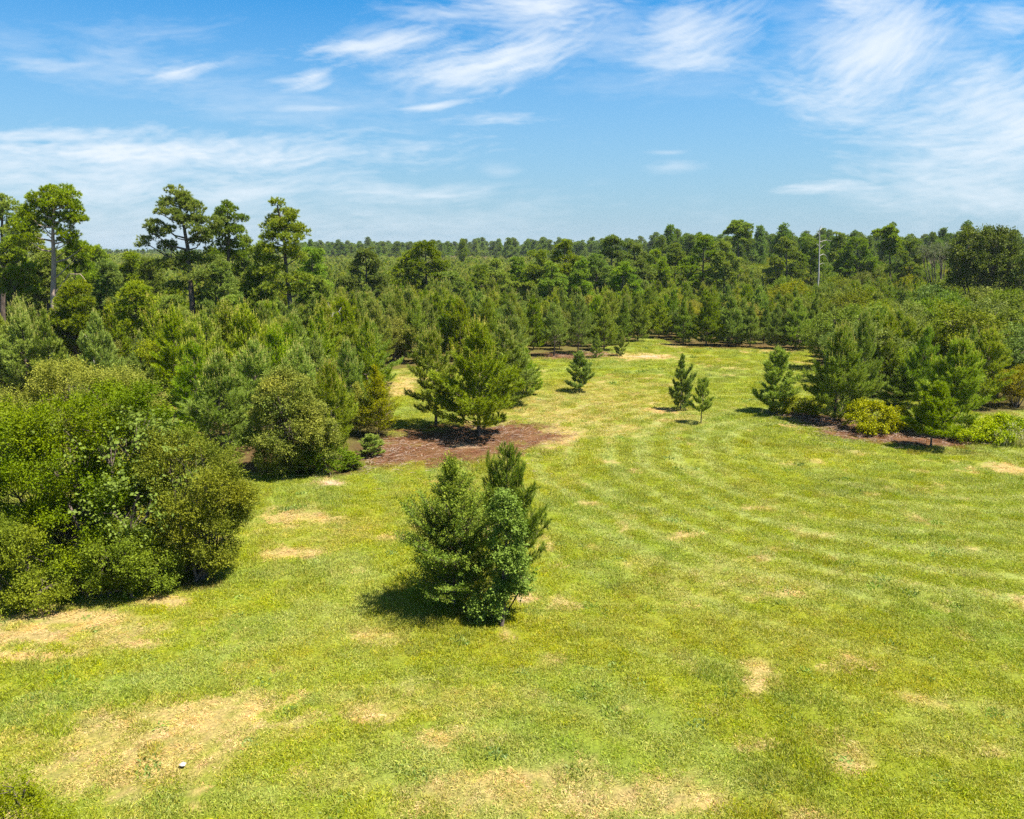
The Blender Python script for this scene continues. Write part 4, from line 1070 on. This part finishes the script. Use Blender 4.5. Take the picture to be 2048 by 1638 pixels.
scatter('lawn_grass', np.stack([pts[:, 0], pts[:, 1], zz], 1), np.stack([rngg.normal(size=n) * .06, rngg.normal(size=n) * .06, rngg.uniform(0, 6.28, n)], 1),
        np.stack([pts[:, 2] * 1.1, pts[:, 2] * 1.1, hs_ * (.9 + .45 * tall)], 1), src, gi_, 'mown lawn of yellow-green grass with dry tan patches', 'grass', 'stuff', gcj)
print('tufts', n)

# fallen twigs on the needle litter and thatch
m = M(); rng = np.random.default_rng(44); nt_ = 0
for k in range(2600):
    cx, cy, rx, ry, w = STRAW[rng.integers(0, 12)]
    c = gnd(cx, cy); a_ = abs(gnd(cx + rx, cy)[0] - c[0]); b_ = abs(gnd(cx, cy - ry)[1] - gnd(cx, cy + ry)[1]) / 2
    x, y = c[0] + rng.normal() * a_ * .55, c[1] + rng.normal() * b_ * .55
    if not inside(FIELD_W, x, y): continue
    th = rng.uniform(0, 6.28); L = rng.uniform(.08, .45) * (1 if k % 9 else 2.0); z = .03 + rng.uniform(0, .05)
    p0 = np.array([x, y, z]); d = np.array([math.cos(th), math.sin(th), rng.normal() * .12])
    tube(m, [p0, p0 + d * L * .5 + [0, 0, .02], p0 + d * L], [.009, .007, .004], rng.uniform(.6, 1.3) * np.array([1, 1, 1.0]), 3)
tw = link('fallen_twigs', m.mesh('fallen_twigs', MAT_BARK_PALE)); tag(tw, 'thin fallen twigs strewn over the brown needle litter', 'twigs', None, 'stuff')

rng = np.random.default_rng(45)
for k, (px_, py_, hh_) in enumerate([(2022, 886, 1.1), (2040, 892, .9), (2003, 890, .8)]):
    X, Y = gnd(px_, py_); m = M(); n = 150
    b = np.stack([rng.normal(size=n) * .18, rng.normal(size=n) * .18, np.zeros(n)], 1); d = nrm(np.stack([rng.normal(size=n) * .28, rng.normal(size=n) * .28, np.ones(n)], 1)); L = hh_ * rng.uniform(.45, 1.1, n)
    sd = perp(d, rng) * .012; tip = b + d * L[:, None] + np.stack([rng.normal(size=n) * .12, rng.normal(size=n) * .12, np.zeros(n)], 1)
    v = np.stack([b - sd, b + sd, tip], 1).reshape(-1, 3); col = np.where(rng.random((n, 1)) < .55, np.array([[.40, .36, .16]]), np.array([[.22, .27, .04]]))
    m.add(v, np.arange(3 * n).reshape(-1, 3), np.repeat(col, 3, 0))
    sel = rng.random(n) < .4
    needles(m, tip[sel] - d[sel] * .18, d[sel], np.full(sel.sum(), .2), 12, .05, .02, np.tile([.55, .50, .36], (sel.sum(), 1)), rng)
    o = link('tall_grass_clump', m.mesh('tall_grass_clump', MAT_LEAF)); o.location = (X, Y, 0)
    tag(o, ('tallest pale seeding grass clump below the brambles at the right edge', 'pale seeding grass clump nearest the right edge, right of the tallest clump', 'short pale seeding grass clump left of the tallest clump at the right edge')[k], 'grass clump', 'pale grass clumps at the right edge')

# pale stone lying in the dry grass
m = M(); rng = np.random.default_rng(3); a = np.linspace(0, 6.283, 9)[:-1]
vv = [(math.cos(t_) * .075 * rng.uniform(.7, 1.2), math.sin(t_) * .06 * rng.uniform(.8, 1.15), 0) for t_ in a] + [(math.cos(t_) * .04, math.sin(t_) * .035, .03 * rng.uniform(.8, 1.2)) for t_ in a] + [(0, 0, .04)]
ff = []
for i in range(8): j = (i + 1) % 8; ff += [(i, j, 8 + j), (i, 8 + j, 8 + i), (8 + i, 8 + j, 16)]
m.add(vv, ff, (1, 1, 1)); st = link('stone', m.mesh('stone', MAT_STONE)); X, Y = gnd(366, 1533); st.location = (X, Y, .05)
tag(st, 'small whitish stone lying in the dry tan grass at lower left', 'stone')

# ------------------------------------------------------------------ summer haze
m = M(); X0, X1, Y0, Y1, Z0, Z1 = -1350.0, 1350.0, -1350.0, 1350.0, -1.5, 24.0
vv = [(X0, Y0, Z0), (X1, Y0, Z0), (X1, Y1, Z0), (X0, Y1, Z0), (X0, Y0, Z1), (X1, Y0, Z1), (X1, Y1, Z1), (X0, Y1, Z1)]
qs = [(0, 3, 2, 1), (4, 5, 6, 7), (0, 1, 5, 4), (1, 2, 6, 5), (2, 3, 7, 6), (3, 0, 4, 7)]
m.add(vv, [t_ for q_ in qs for t_ in ((q_[0], q_[1], q_[2]), (q_[0], q_[2], q_[3]))], (1, 1, 1))
mh = bpy.data.materials.new('summer_haze'); mh.use_nodes = True; t = mh.node_tree; t.nodes.clear()
pv = nd(t, 'ShaderNodeVolumePrincipled'); pv.inputs['Density'].default_value = HAZE; pv.inputs['Color'].default_value = (.80, .90, 1.0, 1); pv.inputs['Anisotropy'].default_value = 0.1
o_ = nd(t, 'ShaderNodeOutputMaterial'); t.links.new(pv.outputs[0], o_.inputs['Volume'])
hb = link('haze', m.mesh('haze', mh)); tag(hb, 'faint blue summer haze over the distant forest', 'haze', None, 'stuff')
